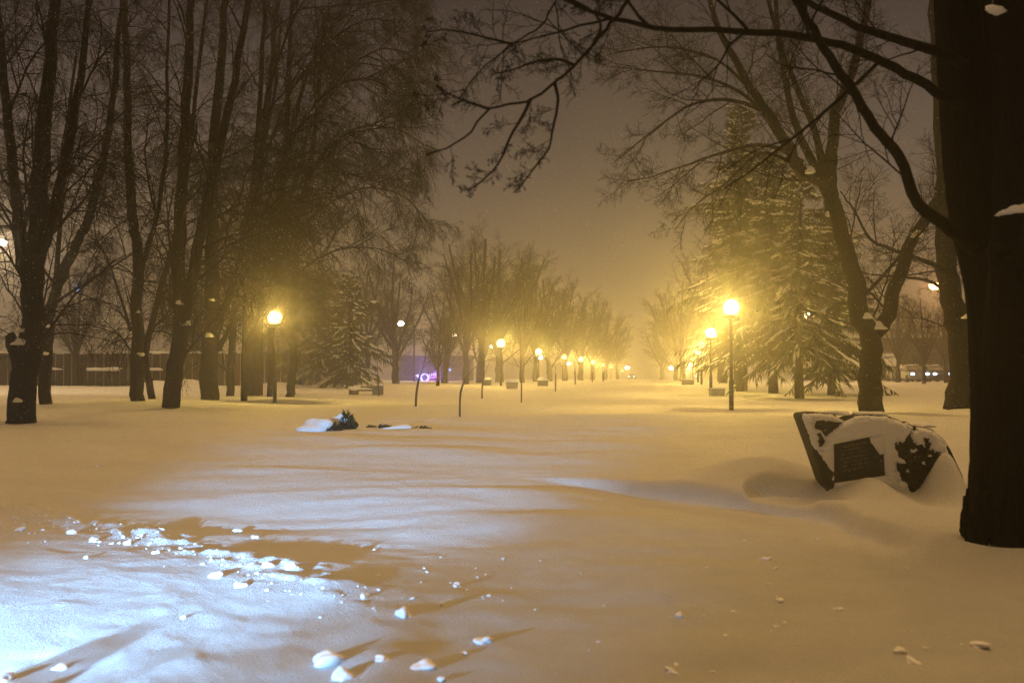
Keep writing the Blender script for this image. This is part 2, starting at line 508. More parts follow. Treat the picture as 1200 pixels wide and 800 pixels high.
def spawn(rg, pts, rads, L, lvl, style, out, dens=1.0):
    if lvl >= len(style): return
    nch, t0, ratio, angd, wig, trop, npt = style[lvl]
    nch = max(1, int(round(nch * dens * rg.uniform(.8, 1.2))))
    n = len(pts)
    for k in range(nch):
        t = t0 + (0.98 - t0) * (k + rg.uniform(0, 1)) / nch
        f = t * (n - 1); i = min(int(f), n - 2); u = f - i
        p = pts[i] * (1 - u) + pts[i + 1] * u; r = rads[i] * (1 - u) + rads[i + 1] * u
        tan = unit(pts[i + 1] - pts[i])
        side = unit(np.cross(tan, rg.normal(0, 1, 3)))
        a = math.radians(angd * rg.uniform(.7, 1.25))
        d = tan * math.cos(a) + side * math.sin(a)
        l = L * ratio * (1.1 - .55 * t) * rg.uniform(.65, 1.2)
        r0 = min(r * .8, max(TWIG_MIN, .010 * l ** 1.15 + .0005))
        cp = walk(rg, p, d, l, npt, wig, trop); cr_ = np.linspace(r0, r0 * .3 + .001, npt)
        out.setdefault(lvl + 1, []).append((cp, cr_))
        spawn(rg, cp, cr_, l, lvl + 1, style, out, dens)


def catmull(pts, sub=4):
    P = np.array(pts, float); P = np.vstack([2 * P[0] - P[1], P, 2 * P[-1] - P[-2]]); o = []
    for i in range(1, len(P) - 2):
        for k in range(sub):
            t = k / sub
            o.append(.5 * ((2 * P[i]) + (-P[i - 1] + P[i + 1]) * t + (2 * P[i - 1] - 5 * P[i] + 4 * P[i + 1] - P[i + 2]) * t * t + (-P[i - 1] + 3 * P[i] - 3 * P[i + 1] + P[i + 2]) * t ** 3))
    o.append(P[-2]); return np.array(o)


def furrowed(pts, rr, seed, sides=72):
    n = len(pts); v, q = tube_arrays([(pts, rr)], sides)
    a = np.tile(np.arange(sides) * 2 * np.pi / sides, n); k = np.repeat(np.arange(n), sides)
    c = pts[k]; h = c[:, 2] + 3
    w = a + .25 * noise2(h * 1.3, a * 0, seed)
    f = np.abs(noise2(np.cos(w) * 5 + 9, np.sin(w) * 5 + h * .55, seed + 1)) * .6 + np.abs(noise2(np.cos(w) * 11 + 9, np.sin(w) * 11 + h * 1.6, seed + 2)) * .4
    big_ = noise2(np.cos(a) * 1.3 + 5, np.sin(a) * 1.3 + h * .5, seed + 3)
    flare = .14 * np.exp(-np.maximum(c[:, 2], 0) / .22) * np.maximum(0, np.cos(a * 4 + 1.0)) ** 2
    return c + (v - c) * (1 - .16 * f + .07 * big_ + flare)[:, None], q


def make_tree(label, base, stems, style, seed, dens=1.0, furrow=0, group=None, bark='bark', patches=(), name='bare_tree', cat='tree', depth_jit=0.0, twig_from=2):
    """stems: list of (points in world space, start radius, end radius, grows_twigs)"""
    rg = np.random.default_rng(seed)
    t = thing(name, label, cat, base, group)
    b = np.array(base)
    out = {0: []}; extra = []
    for pts, r0, r1, tw in stems:
        c = catmull([np.array(p) - b for p in pts], 14 if len(out[0]) + len(extra) < furrow else 4); n = len(c)
        seg = np.linalg.norm(np.diff(c, axis=0), axis=1); L = seg.sum()
        tt = np.concatenate([[0], np.cumsum(seg)]) / L
        rr = r0 + (r1 - r0) * tt ** .8
        if len(extra) < furrow:
            extra.append(furrowed(c, rr, seed + len(extra)))
            continue
        c[1:] += rg.normal(0, r0 * .10, (n - 1, 3))
        out[0].append((c, rr))
        if tw: spawn(rg, c, rr, min(L, 9.0) * (tw if tw is not True else 1.0), 0, STYLE[style], out, dens)
    sets = [(out[0], 14)] + [(out.get(k, []), 6) for k in range(1, twig_from)]
    link('trunk', tubes_mesh('trunk', sets, extra), M[bark], t)
    tw = [(out[k], 4 if k < 3 else 3) for k in sorted(out) if k >= twig_from]
    if any(x[0] for x in tw): link('crown', tubes_mesh('crown', tw), M[bark], t)
    for i, (p, s) in enumerate(patches):
        MB().blob((0, 0, 0), (s, s, s * .8), seed=seed * 10 + i, amp=.3).build('snow_patch', M['snow'], t, True, Vector(p) - Vector(base))
    return t


def px_stems(d, spec, jit=0.0, rg=None):
    """stems given by photo pixels; a third value is that point's own distance"""
    out = []
    for pts, r0, r1, tw in spec:
        out.append(([tuple(at(p[0], p[1], p[2] if len(p) > 2 else d)) for p in pts], r0, r1, tw))
    return out


def sunk(p, k=.25): return Vector((p.x, p.y, p.z - k))


# --- the big near trunk at the right edge, with its long limbs over the picture
D0 = 8.85
nb = on(1180, D0)
near = [
    ([(1190, 668), (1189, 640), (1184, 560), (1181, 440), (1172, 340), (1150, 240), (1141, 150), (1134, 60), (1126, -40), (1118, -220)], .342, .22, False),
    ([(1190, 440), (1200, 330, 8.2), (1206, 230, 8.15), (1205, 120, 8.1), (1203, 0, 8.05), (1212, -200, 8.0)], .285, .25, False),
    ([(1150, 300), (1116, 270, 8.3), (1077, 238, 8.2), (1053, 182, 8.1), (1025, 150, 8.0), (993, 98, 7.9), (965, 56, 7.8), (937, 10, 7.7), (890, -70, 7.5), (850, -160, 7.4)], .060, .022, .5),
    ([(1135, 130), (1109, 115, 8.3), (1060, 86, 8.1), (1014, 63, 7.9), (955, 45, 7.7), (885, 37, 7.4), (787, 34, 7.0), (719, 22, 6.8), (669, 3, 6.7), (600, -30, 6.6)], .050, .010, .6),
    ([(1140, 80), (1109, 65, 8.4), (1060, 49, 8.5), (1018, 35, 8.6), (955, 7, 8.7), (880, -40, 8.8)], .055, .02, .5),
    ([(1125, -60), (1000, -140, 8.0), (860, -120, 7.4), (770, -60, 7.0), (736, 0, 6.8), (716, 27, 6.75), (696, 51, 6.7), (672, 78, 6.65), (648, 98, 6.6), (618, 118, 6.5), (574, 128, 6.4), (544, 162, 6.35), (500, 182, 6.3)], .036, .005, .10),
    ([(1125, -100), (960, -170, 8.6), (800, -130, 8.0), (700, -60, 7.6), (652, 0, 7.4), (635, 30, 7.35), (601, 52, 7.3), (561, 84, 7.2), (540, 115, 7.2)], .030, .004, .26),
    ([(601, 52, 7.3), (560, 42, 7.25), (525, 35, 7.2), (500, 38, 7.2)], .011, .004, .5),
    ([(672, 76, 6.65), (655, 70, 6.7), (630, 72, 6.8), (600, 82, 6.9), (582, 86, 6.95)], .012, .005, .5),
    ([(650, 98, 6.6), (654, 118, 6.5), (648, 150, 6.5), (642, 175, 6.45), (622, 202, 6.4), (604, 226, 6.4)], .012, .004, .45),
    ([(622, 116, 6.5), (613, 135, 6.5), (598, 160, 6.55), (585, 190, 6.6), (565, 212, 6.6), (548, 224, 6.6)], .013, .004, .45),
    ([(574, 128, 6.4), (552, 121, 6.4), (530, 112, 6.4), (512, 100, 6.4)], .010, .004, .5),
    ([(696, 51, 6.7), (704, 30, 6.8), (690, 10, 7), (650, -10, 7)], .012, .005, .5),
]
big = make_tree('huge black trunk at the right edge with long limbs reaching over the snow', nb, px_stems(D0, near), 'spreading', 11, .85, furrow=2, bark='bark_near', twig_from=2)
ps = at(1192, 247, 8.0)
MB().blob((0, 0, 0), (.13, .16, .075), 5, .3).build('snow_patch', M['snow'], big, True, ps - nb)
MB().blob((0, 0, 0), (.075, .08, .035), 8, .35).build('snow_patch', M['snow'], big, True, at(1168, 12, 7.95) - nb)
bur = MB()
for i in range(14):
    bur.blob((random.gauss(0, .09), random.gauss(-.02, .07), random.gauss(-.2, .16)), (.10, .10, .10), 30 + i, .45, flat=-2)
bur.build('burl', M['bark_near'], big, True, at(1200, 280, 8.05) - nb)
bs = MB()
for i in range(70):        # rough butt of the bark above the snow
    a = random.uniform(0, 6.28); h = random.uniform(.15, .75)
    rr = .315 + .03 * (1 - h)
    bs.blob((rr * math.cos(a), rr * math.sin(a), h * .5 - .12), (.045, .045, random.uniform(.12, .3)), 90 + i, .4, 8, 6, -2)
bs.build('bark_ridge', M['bark_near'], big, True)

TWIG_MIN = .0048
# --- the forked tree behind the memorial stone
D1 = 27.0
b1 = on(1021, D1)
spec = [
    ([(1021, 505), (1021, 485), (1020, 430), (1018, 392), (1006, 365), (1000, 320), (986, 273), (969, 220), (937, 196), (913, 150), (878, 101), (850, 45), (820, -20, 26)], .36, .05, .75),
    ([(1019, 410), (1024, 392), (1037, 378), (1050, 335, 27.3), (1070, 280, 27.6), (1095, 240, 28), (1112, 208, 28.3), (1140, 140, 29), (1150, 60, 29)], .22, .08, .5),
    ([(976, 245), (972, 210), (976, 168), (980, 133), (1000, 80), (1011, 35), (1018, 0), (1025, -60)], .20, .07, .5),
    ([(966, 222), (952, 190), (934, 150, 27.4), (920, 95, 27.8), (912, 40, 28), (908, -30, 28)], .13, .05, .6),
    ([(965, 205), (955, 154, 26.6), (927, 87, 26.2), (905, 20, 26), (890, -40, 26)], .11, .04, .5),
    ([(940, 190), (900, 170, 26.5), (850, 178, 26), (800, 195, 25.5), (760, 208, 25.2), (735, 212, 25)], .075, .01, .6),
    ([(925, 175), (880, 118, 26), (830, 92, 25.5), (770, 84, 25), (715, 78, 24.6)], .075, .01, .6),
    ([(905, 135), (860, 118, 27), (812, 122, 26.6), (770, 150, 26.2), (720, 190, 26)], .07, .01, .6),
    ([(930, 190), (890, 180, 27.5), (850, 215, 27.2), (815, 240, 27), (790, 270, 27)], .06, .01, .5),
    ([(880, 105), (840, 70, 26), (780, 55, 25.5), (720, 62, 25)], .05, .01, .6),
]
make_tree('dark forked tree standing right behind the snowy memorial stone', b1, px_stems(D1, spec), 'spreading', 21, 1.15,
          patches=((at(1030, 384, 26.8), .16), (at(1074, 276, 27.3), .14), (at(948, 202, 26.8), .12), (at(1016, 372, 26.75), .12)))

# --- the leaning tree half hidden by the big trunk
D2 = 30.0
b2 = on(1124, D2)
spec = [
    ([(1124, 500), (1124, 479), (1128, 440), (1126, 403), (1115, 350), (1109, 305), (1107, 250), (1104, 150), (1098, 60), (1095, -30)], .42, .14, .45),
    ([(1112, 330), (1098, 312, 29.5), (1067, 300, 29), (1040, 290, 28.6), (1020, 280, 28.5), (1000, 245, 28.3), (985, 225, 28)], .10, .02, .6),
    ([(1112, 345), (1090, 330, 30.5), (1060, 325, 31), (1030, 322, 31), (1000, 318, 31)], .07, .015, .6),
    ([(1120, 420), (1134, 380, 30), (1140, 330, 30), (1150, 260, 30)], .15, .08, .4),
    ([(1124, 478), (1114, 480, 29.5), (1106, 483, 29.2)], .14, .03, False),
]
make_tree('leaning tree with a flared foot left of the huge black trunk', b2, px_stems(D2, spec), 'spreading', 31, 1.15,
          patches=((at(1133, 372, 29.5), .11), (at(1138, 340, 29.6), .1)))

TWIG_MIN = .0058
# --- the grove on the left
LT = [
    (22, 22.0, 'thick leaning tree with a snow-filled stub at the left edge', [
        ([(22, 512), (22, 494), (30, 440), (40, 375), (38, 312), (46, 250), (52, 150), (62, 40), (70, -60)], .32, .09, .75),
        ([(38, 340), (27, 312), (20, 250), (10, 150), (0, 40), (-10, -60)], .15, .06, .7),
        ([(38, 330), (50, 290), (62, 250), (85, 150), (100, 40), (108, -40)], .15, .05, .7),
        ([(24, 440), (14, 405), (12, 392)], .13, .11, False)], ((22, 402, .13), (24, 388, .09), (22, 470, .09)), .9),
    (52, 31.0, 'second trunk from the left edge, slim and bending right', [
        ([(53, 490), (53, 470), (55, 420), (60, 360), (78, 312), (92, 280), (106, 250), (128, 150), (140, 40), (150, -60)], .20, .06, .75),
        ([(60, 362), (66, 320), (70, 270), (75, 180), (90, 60)], .09, .04, .7)], ((58, 383, .08), (54, 415, .08)), .8),
    (160, 33.0, 'straight tree whose trunk rises beside a slim slanting one', [
        ([(160, 488), (160, 470), (160, 420), (161, 297), (156, 250), (150, 150), (148, 40), (145, -60)], .24, .08, .7),
        ([(163, 330), (172, 290), (185, 250), (195, 170), (196, 60), (200, -40)], .09, .04, .7),
        ([(153, 388), (140, 345), (125, 300), (112, 285)], .06, .02, .6)], ((166, 416, .10), (162, 366, .07)), .85),
    (178, 37.0, 'slim slanting tree leaning against its straight neighbour', [
        ([(179, 485), (178, 466), (170, 425), (172, 405), (185, 350), (200, 297), (212, 240), (225, 150), (240, 20), (250, -60)], .14, .05, .7)], (), .8),
    (200, 29.0, 'stout forked tree leaning right in the middle of the left grove', [
        ([(200, 498), (200, 479), (205, 430), (212, 375), (209, 312), (212, 240), (216, 150), (222, 40), (228, -60)], .27, .09, .8),
        ([(212, 385), (219, 355), (225, 328), (240, 250), (262, 150), (285, 40), (300, -60)], .19, .07, .8)], ((211, 356, .08), (219, 380, .10)), .9),
    (245, 37.0, 'tree left of the nearest left lamp with a golden lit slanting limb', [
        ([(245, 488), (245, 470), (246, 430), (247, 390), (250, 330), (248, 250), (252, 150), (262, 40), (270, -60)], .36, .10, .7),
        ([(250, 400), (272, 340), (297, 300, 37.5), (318, 255, 37.5), (335, 200, 37.5), (345, 130, 37.5)], .16, .07, .8),
        ([(256, 410), (285, 350, 36.5), (305, 325, 36.5), (330, 280, 36.5)], .10, .03, .7)], ((248, 352, .11), (245, 394, .13)), 1.0),
    (270, 43.0, 'thin trunk just left of the broad double trunk', [
        ([(270, 482), (270, 465), (271, 420), (276, 350), (285, 280), (300, 200), (320, 120), (330, 20)], .18, .06, .8)], (), .8),
    (297, 46.0, 'broad double trunk between two slim ones behind the lamp', [
        ([(293, 480), (293, 461), (293, 400), (294, 330), (300, 250), (310, 150), (322, 40), (330, -40)], .28, .10, .8),
        ([(303, 480), (303, 461), (304, 400), (308, 340), (320, 260), (340, 170), (360, 80)], .22, .08, .8)], (), .9),
    (341, 44.0, 'slightly bent trunk just right of the nearest left lamp', [
        ([(340, 480), (340, 461), (343, 430), (344, 390), (345, 330), (352, 260), (366, 180), (375, 90), (380, 20)], .20, .07, .9)], (), 1.0),
]
for i, (px, d, lab, st, pat, dn) in enumerate(LT):
    b = on(px, d)
    make_tree(lab, b, px_stems(d, st), 'arching', 100 + i, dn * 1.12, group='trees of the left grove',
              patches=[(at(x, y, d - .3), s) for x, y, s in pat])
# boughs that arch from the grove over the middle of the picture
d = 33.0
b = on(318, 40.0)
spec = [([(318, 482), (318, 463), (318, 400), (322, 330), (330, 250), (335, 160), (340, 60), (345, -40)], .15, .08, 1.0),
        ([(322, 340), (345, 250, 38), (380, 180, 36.5), (420, 150, 35.5), (460, 150, 35), (490, 165, 34.6), (505, 185, 34.4)], .09, .015, .6),
        ([(328, 280), (360, 160, 38), (400, 90, 37), (440, 60, 36.5), (470, 60, 36), (495, 75, 36)], .09, .015, .6),
        ([(325, 320), (350, 270, 39), (400, 230, 38), (440, 220, 37.5), (480, 235, 37), (500, 262, 37)], .08, .012, .6),
        ([(332, 200), (370, 60, 39), (420, 10, 38.5), (470, 0, 38), (500, 10, 38)], .08, .012, .6),
        ([(322, 360), (350, 320, 39), (390, 295, 38.5), (430, 290, 38), (465, 300, 38), (490, 320, 38)], .06, .012, .6)]
make_tree('dense weeping tree whose fine branches arch over the nearest left lamp', b, px_stems(40.0, spec), 'arching', 140, 1.1, group='trees of the left grove')

spec = [([(286, 480), (286, 462), (287, 400), (290, 330), (296, 240), (303, 140), (310, 30), (314, -60)], .13, .07, 1.0),
        ([(290, 320), (315, 230, 34), (350, 150, 33), (395, 100, 32), (440, 95, 31.5), (475, 120, 31.2)], .08, .012, .7),
        ([(294, 250), (330, 130, 34), (375, 60, 33), (425, 25, 32.4), (470, 25, 32)], .08, .012, .7),
        ([(292, 300), (325, 240, 34.5), (370, 205, 33.6), (415, 205, 33), (450, 230, 32.7)], .07, .012, .7),
        ([(288, 340), (262, 260, 34), (238, 200, 33.5), (205, 170, 33)], .06, .012, .6),
        ([(300, 160), (345, 20, 34), (400, -40, 33.5), (450, -50, 33)], .07, .012, .7)]
make_tree('slim weeping tree with long bowed branches left of the nearest left lamp', on(286, 36.5), px_stems(36.5, spec), 'arching', 141, 1.0, group='trees of the left grove')

# --- hazy avenue and background trees: three prototypes, copied


def far_proto(label, seed, H, spread, group):
    global TWIG_MIN
    TWIG_MIN = .0075
    rg = np.random.default_rng(seed)
    stems = [([(0, 0, -.3), (0.05, 0, H * .12), (.1, .05, H * .3), (.0, .1, H * .6), (.1, 0, H * .9)], .026 * H, .006 * H, .75)]
    for k in range(6):
        a = k * 1.05 + rg.uniform(-.3, .3); z0 = H * (.16 + .03 * k)
        r = spread * rg.uniform(.7, 1.0)
        stems.append(([(0.05, 0.02, z0), (math.cos(a) * r * .35, math.sin(a) * r * .35, z0 + H * .16), (math.cos(a) * r * .75, math.sin(a) * r * .75, z0 + H * .36), (math.cos(a) * r, math.sin(a) * r, z0 + H * rg.uniform(.5, .6))], .012 * H, .004 * H, .6))
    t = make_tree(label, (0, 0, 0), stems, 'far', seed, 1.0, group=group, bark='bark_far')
    TWIG_MIN = .0022
    return t


FAR = [
    (463, 70, 9.2, 0, 'hazy bare tree forking around the left street lamp'),
    (513, 60, 4.6, 1, 'small bare tree standing just right of the violet neon sign'),
    (521, 76, 8.6, 2, 'slim hazy tree close behind the small one by the neon sign'),
    (430, 78, 10.0, 1, 'hazy tree behind the snowy firs and the bench'),
    (546, 66, 9.8, 2, 'bare tree with several stems left of the second left lamp'),
    (562, 75, 12.2, 0, 'tallest hazy tree behind the second left lamp'),
    (585, 84, 12.6, 1, 'hazy tree rising straight above the second left lamp'),
    (612, 78, 9.6, 2, 'thick hazy trunk right of the second left lamp'),
    (627, 90, 10.6, 0, 'hazy trunk just left of the third left lamp'),
    (645, 96, 11.0, 1, 'hazy tree just right of the third left lamp'),
    (662, 108, 11.4, 2, 'hazy tree above the fourth left lamp'),
    (680, 122, 11.6, 0, 'hazy tree above the fifth left lamp'),
    (695, 138, 12.0, 1, 'pale tree over the far left lamps'),
    (709, 160, 12.0, 2, 'paler tree over the last left lamps'),
    (724, 190, 12.0, 0, 'palest tree where the left row ends'),
    (1083, 68, 6.6, 1, 'round bare tree in front of the parked cars at right'),
    (1109, 74, 7.0, 2, 'round bare tree right of the one before the parked cars'),
    (776, 170, 12.0, 0, 'palest tree where the right row ends'),
    (792, 130, 12.4, 1, 'pale tree over the far right lamps'),
    (800, 98, 11.0, 2, 'hazy tree left of the right hand firs'),
    (848, 72, 11.0, 0, 'hazy trunk behind the second right lamp'),
    (1052, 82, 8.0, 2, 'hazy tree left of the round bare trees at right'),
    (95, 62, 8.5, 1, 'bare tree in front of the board fence at far left'),
    (232, 66, 9.0, 0, 'hazy tree behind the snow heaps at left'),
    (368, 74, 9.5, 2, 'hazy tree behind the left grove lamp'),
]
protos = [far_proto('x', 201, 11.0, 3.0, None), far_proto('x', 202, 10.0, 3.2, None), far_proto('x', 203, 10.5, 2.6, None)]
PH = [11.0, 10.0, 10.5]
used = [False] * 3
for i, (px, d, H, k, lab) in enumerate(FAR):
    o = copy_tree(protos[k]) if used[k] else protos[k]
    used[k] = True
    o.location = on(px, d); s = H / (PH[k] * 1.02)
    o.scale = (s * (1.0 if d < 100 else 1.15),) * 2 + (s,)
    vr = random.Random(i)
    o.scale = (o.scale[0] * vr.uniform(.82, 1.3), o.scale[1] * vr.uniform(.82, 1.3), o.scale[2])
    o.rotation_euler = (vr.uniform(-.07, .07), vr.uniform(-.07, .07), i * 2.4)
    tag(o, lab, 'tree', 'hazy trees of the far rows')

# ------------------------------------------------------------------ snow-laden firs


def make_fir(label, px, d, H, spread, z0, seed, group='snow-laden firs', dens=1.0):
    rg = np.random.default_rng(seed)
    b = on(px, d); t = thing('fir_tree', label, 'fir tree', b, group)
    zz = np.linspace(-.3, H, 10)
    trunk = np.stack([.08 * np.sin(zz * .5 + seed), .05 * np.cos(zz * .6), zz], 1)
    link('trunk', tubes_mesh('trunk', [([(trunk, np.linspace(.021 * H, .01, 10))], 10)]), M['bark'], t)
    spines, twigs, sn = [], [], []
    z = z0
    while z < H - .15:
        u = (z - z0) / (H - z0)
        L0 = spread * (1 - u) ** .62 * (.85 + .25 * math.sin(u * 19 + seed * 2)) * (1.0 if u > .08 else .8) + .12
        for k in range(rg.integers(5, 8)):
            if rg.random() > .93 * dens: continue
            a = rg.uniform(0, 6.283); L = L0 * (rg.uniform(.30, 1.25) if rg.random() < .8 else rg.uniform(.8, 1.5))
            n = 7; q = np.linspace(0, 1, n)
            rise = .25 * (u - .15)
            zc = z + rg.uniform(-.2, .2) + L * (rise * q - rg.uniform(.35, .75) * (1 - u * .6) * q ** 1.6 + .12 * q ** 4)
            pts = np.stack([np.cos(a + .15 * q) * L * q, np.sin(a + .15 * q) * L * q, zc], 1)
            pts[1:] += rg.normal(0, .02, (n - 1, 3))
            spines.append((pts, np.linspace(.012 + .008 * L, .005, n)))
            m = int(6 + L * 11)
            for j in range(m):
                f = rg.uniform(.15, 1.0) * (n - 1); i = min(int(f), n - 2); w = f - i
                p = pts[i] * (1 - w) + pts[i + 1] * w
                tan = unit(pts[i + 1] - pts[i])
                side = unit(np.cross(tan, (0, 0, 1))) * rg.choice([-1, 1])
                l = rg.uniform(.22, .55) * (.55 + .45 * L / max(spread, .1))
                dd = unit(tan * .7 + side * rg.uniform(.3, 1.0) + np.array((0, 0, -rg.uniform(.1, .9))))
                tp = np.array([p, p + dd * l * .5 + (0, 0, -.02), p + dd * l + np.array((0, 0, -.22 * l - .03))])
                twigs.append((tp, np.array([.020, .030, .006])))
            for _ in range(rg.integers(1, 6)):
                f0 = rg.uniform(.25, .95); ff = np.clip(f0 + np.array((-.07, 0, .07, .13)) * rg.uniform(.6, 1.8), 0, 1) * (n - 1)
                ii = np.minimum(ff.astype(int), n - 2); w = (ff - ii)[:, None]
                sp = pts[ii] * (1 - w) + pts[ii + 1] * w + rg.normal(0, .05, 3) + (0, 0, .03)
                r_ = rg.uniform(.022, .060) * min(1.0, .5 + .4 * L)
                sn.append((sp + rg.normal(0, .012, sp.shape), np.array((.008, r_, r_ * .9, .010))))
        z += (.13 + .012 * H * (1 - u) * .6)
    V1, Q1 = tube_arrays(spines, 4); V2, Q2 = tube_arrays(twigs, 3); V3, Q3 = tube_arrays(sn, 5)
    me = np_mesh('crown', np.concatenate([V1, V2, V3]), np.concatenate([Q1, Q2 + len(V1), Q3 + len(V1) + len(V2)]))
    me.materials.append(M['needle']); me.materials.append(M['snow'])
    mi = np.zeros(len(me.polygons), np.int32); mi[len(Q1) + len(Q2):] = 1
    me.polygons.foreach_set('material_index', mi)
    link('crown', me, None, t)
    return t


make_fir('tall fir with a pointed top right behind the nearest right lamp', 868, 52, 15.0, 3.3, 2.2, 1)
make_fir('snowy fir between the tall fir and the one with a bare lower trunk', 905, 50, 12.2, 3.0, 2.0, 2)
make_fir('snowy fir with a long bare trunk and boughs drooping to the ground', 937, 43, 10.2, 3.3, 2.1, 3, dens=.72)
make_fir('fir behind the tallest one, seen above the nearest right lamp', 866, 66, 14.0, 2.9, 2.6, 4)
make_fir('hazy fir at the left end of the right hand firs', 845, 90, 14.0, 2.9, 2.8, 5)
make_fir('slim dark fir close to the forked tree behind the memorial stone', 975, 48, 9.6, 2.5, 1.0, 6)
make_fir('dark snowy fir behind the bench left of the path', 410, 56, 6.4, 2.2, .8, 7)
make_fir('dark snowy fir right of the nearest left lamp', 373, 58, 7.0, 2.1, .9, 8)
make_fir('small snowy fir between the two dark firs behind the bench', 392, 64, 5.2, 1.8, .5, 9)

# the long low bough of the bare-trunk fir that sweeps down to the snow
# ------------------------------------------------------------------ lamps

ORD = ['nearest', 'second', 'third', 'fourth', 'fifth', 'sixth', 'seventh', 'eighth', 'ninth', 'last']


def make_lamp(label, px, py, d, row, power=LAMP_POWER):
    b = on(px, d); top = at(px, py, d).z - b.z
    t = thing('park_lamp', label, 'lamp', b, row)
    MB().lathe([(.075, -.3), (.075, .9), (.055, .95), (.045, top - .34), (.05, top - .33)], n=12).build('pole', M['iron'], t, True)
    MB().lathe([(.05, top - .36), (.22, top - .30), (.24, top - .25), (.17, top - .19)], n=16).build('collar', M['iron'], t, True)
    g = MB(); n = 14
    g.lathe([(.245 * math.sin(math.pi * (j + .35) / (n + .7)), top - .245 * math.cos(math.pi * (j + .35) / (n + .7))) for j in range(n + 1)], n=24)
    g.build('globe', M['globe'], t, True)
    l = bpy.data.lights.new('bulb', 'POINT'); l.energy = power; l.color = LAMP_COLOR; l.shadow_soft_size = .12
    lo = bpy.data.objects.new('bulb', l); lo.location = (0, 0, top); lo.parent = t; COL.objects.link(lo)
    return t


LEFT = [(322, 372, 35.7), (587, 402, 61), (631, 412, 80), (661, 418, 99), (681, 421, 112), (695, 424, 128), (706, 427, 151), (716, 430, 183), (723, 432, 214), (729, 434, 257)]
for i, (px, py, d) in enumerate(LEFT):
    make_lamp('%s glowing globe lamp of the left row' % ORD[i], px, py, d, 'globe lamps of the left row')
RIGHT = [(857, 360, 30.6), (833, 390, 47.5), (822, 405, 65.8), (818, 412, 78), (812, 421, 107), (809, 427, 130), (807, 432, 165), (805, 437, 230)]
for i, (px, py, d) in enumerate(RIGHT):
    make_lamp('%s glowing globe lamp of the right row' % (ORD[i] if i < 7 else 'last'), px, py, d, 'globe lamps of the right row')


def street_lamp(label, px, py, d, m, power, color, arm=1.0, size=.16, group='street lamps beyond the park'):
    b = on(px, d); h = at(px, py, d).z - b.z
    t = thing('street_lamp', label, 'street lamp', b + Vector((arm, 0, 0)), group)
    MB().tube([(0, 0, -.3), (0, 0, h * .5), (0, 0, h - .1), (-arm * .25, 0, h + .25), (-arm * .85, 0, h + .2)], [.09, .075, .06, .045, .04], 8).build('pole', M['iron'], t, True)
    MB().box((-arm, 0, h + .17), (.55, .26, .12), taper=.8).build('lamp_head', M['iron'], t)
    MB().blob((-arm, 0, h + .06), (size * 1.4, size, size), 3, .02, flat=-2).build('lens', m, t, True)
    if power:
        l = bpy.data.lights.new('bulb', 'POINT'); l.energy, l.color, l.shadow_soft_size = power, color, .1
        lo = bpy.data.objects.new('bulb', l); lo.location = (-arm, 0, h - .25); lo.parent = t; COL.objects.link(lo)
    return t


street_lamp('street lamp cut by the left edge above the cleared lane', 3, 285, 50, M['street_white'], 1100, (1.0, .74, .42), -1.0)
street_lamp('lone orange street lamp left of the leaning tree', 1095, 336, 75, M['street_orange'], 900, (1.0, .45, .14), 1.2, .28)
street_lamp('street lamp seen through the fork of a hazy tree', 470, 380, 92, M['street_white'], 500, (1.0, .78, .50), 1.2, .22)
street_lamp('street lamp right of the violet neon sign', 532, 393, 105, M['street_white'], 500, (1.0, .80, .56), 1.2, .20)
street_lamp('small far lamp left of the avenue end', 735, 431, 300, M['street'], 0, None, 1.2, .45)
street_lamp('lone small far lamp over the avenue end', 787, 431, 260, M['street'], 0, None, 1.2, .5)
street_lamp('far lamp low between the right hand fir trunks', 870, 427, 110, M['street'], 200, (1, .7, .3), 1.2, .3)
street_lamp('far lamp above another between the right hand firs', 892, 417, 120, M['street'], 200, (1, .7, .3), 1.2, .3)
street_lamp('bright lamp shining through the fir with the bare trunk', 949, 371, 70, M['street'], 900, (1, .68, .26), 1.2, .3)
street_lamp('greenish far lamp through the middle fir', 918, 388, 85, M['street'], 200, (1, .7, .3), 1.2, .18)
street_lamp('faint lamp left of the second left globe lamp', 576, 406, 130, M['street_white'], 150, (1, .8, .5), 1.2, .18)
street_lamp('tiny lamp below the third left globe lamp', 633, 419, 150, M['street_white'], 0, None, 1.2, .25)
street_lamp('tiny lamp below the fourth left globe lamp', 666, 426, 170, M['street_white'], 0, None, 1.2, .25)
street_lamp('small amber lamp beside the forked tree at right', 1040, 421, 90, M['lit'], 20, (1, .5, .16), 1.0, .12)

# ------------------------------------------------------------------ memorial stone

DS = 12.2; SC = DS / F
sb = on(1010, DS); sb.z = at(1010, 582, DS).z
st = thing('memorial_stone', 'leaning dark memorial stone with a plaque, half covered by snow', 'monument', sb)


def sl(px, py): return ((px - 1010) * SC, (582 - py) * SC)


outline = [sl(*p) for p in ((980, 612), (972, 583), (962, 555), (950, 520), (938, 487), (940, 484), (954, 482.5), (976, 484), (984, 490), (990, 492), (1002, 486.5), (1017, 485), (1040, 487), (1052, 491), (1059, 495), (1063, 493.5), (1068, 498), (1079, 499.5), (1093, 503), (1100, 509), (1108, 516), (1115, 528), (1120, 539), (1128, 556), (1134, 575), (1140, 612))]
sm = MB().prism(outline, 0.0, .34)
so = sm.build('stone_slab', M['stone'], st)
bv = so.modifiers.new('bevel', 'BEVEL'); bv.width = .014; bv.segments = 2; bv.limit_method = 'ANGLE'
# snow plastered on the front: a grid whose thickness is cut away over the bare patches


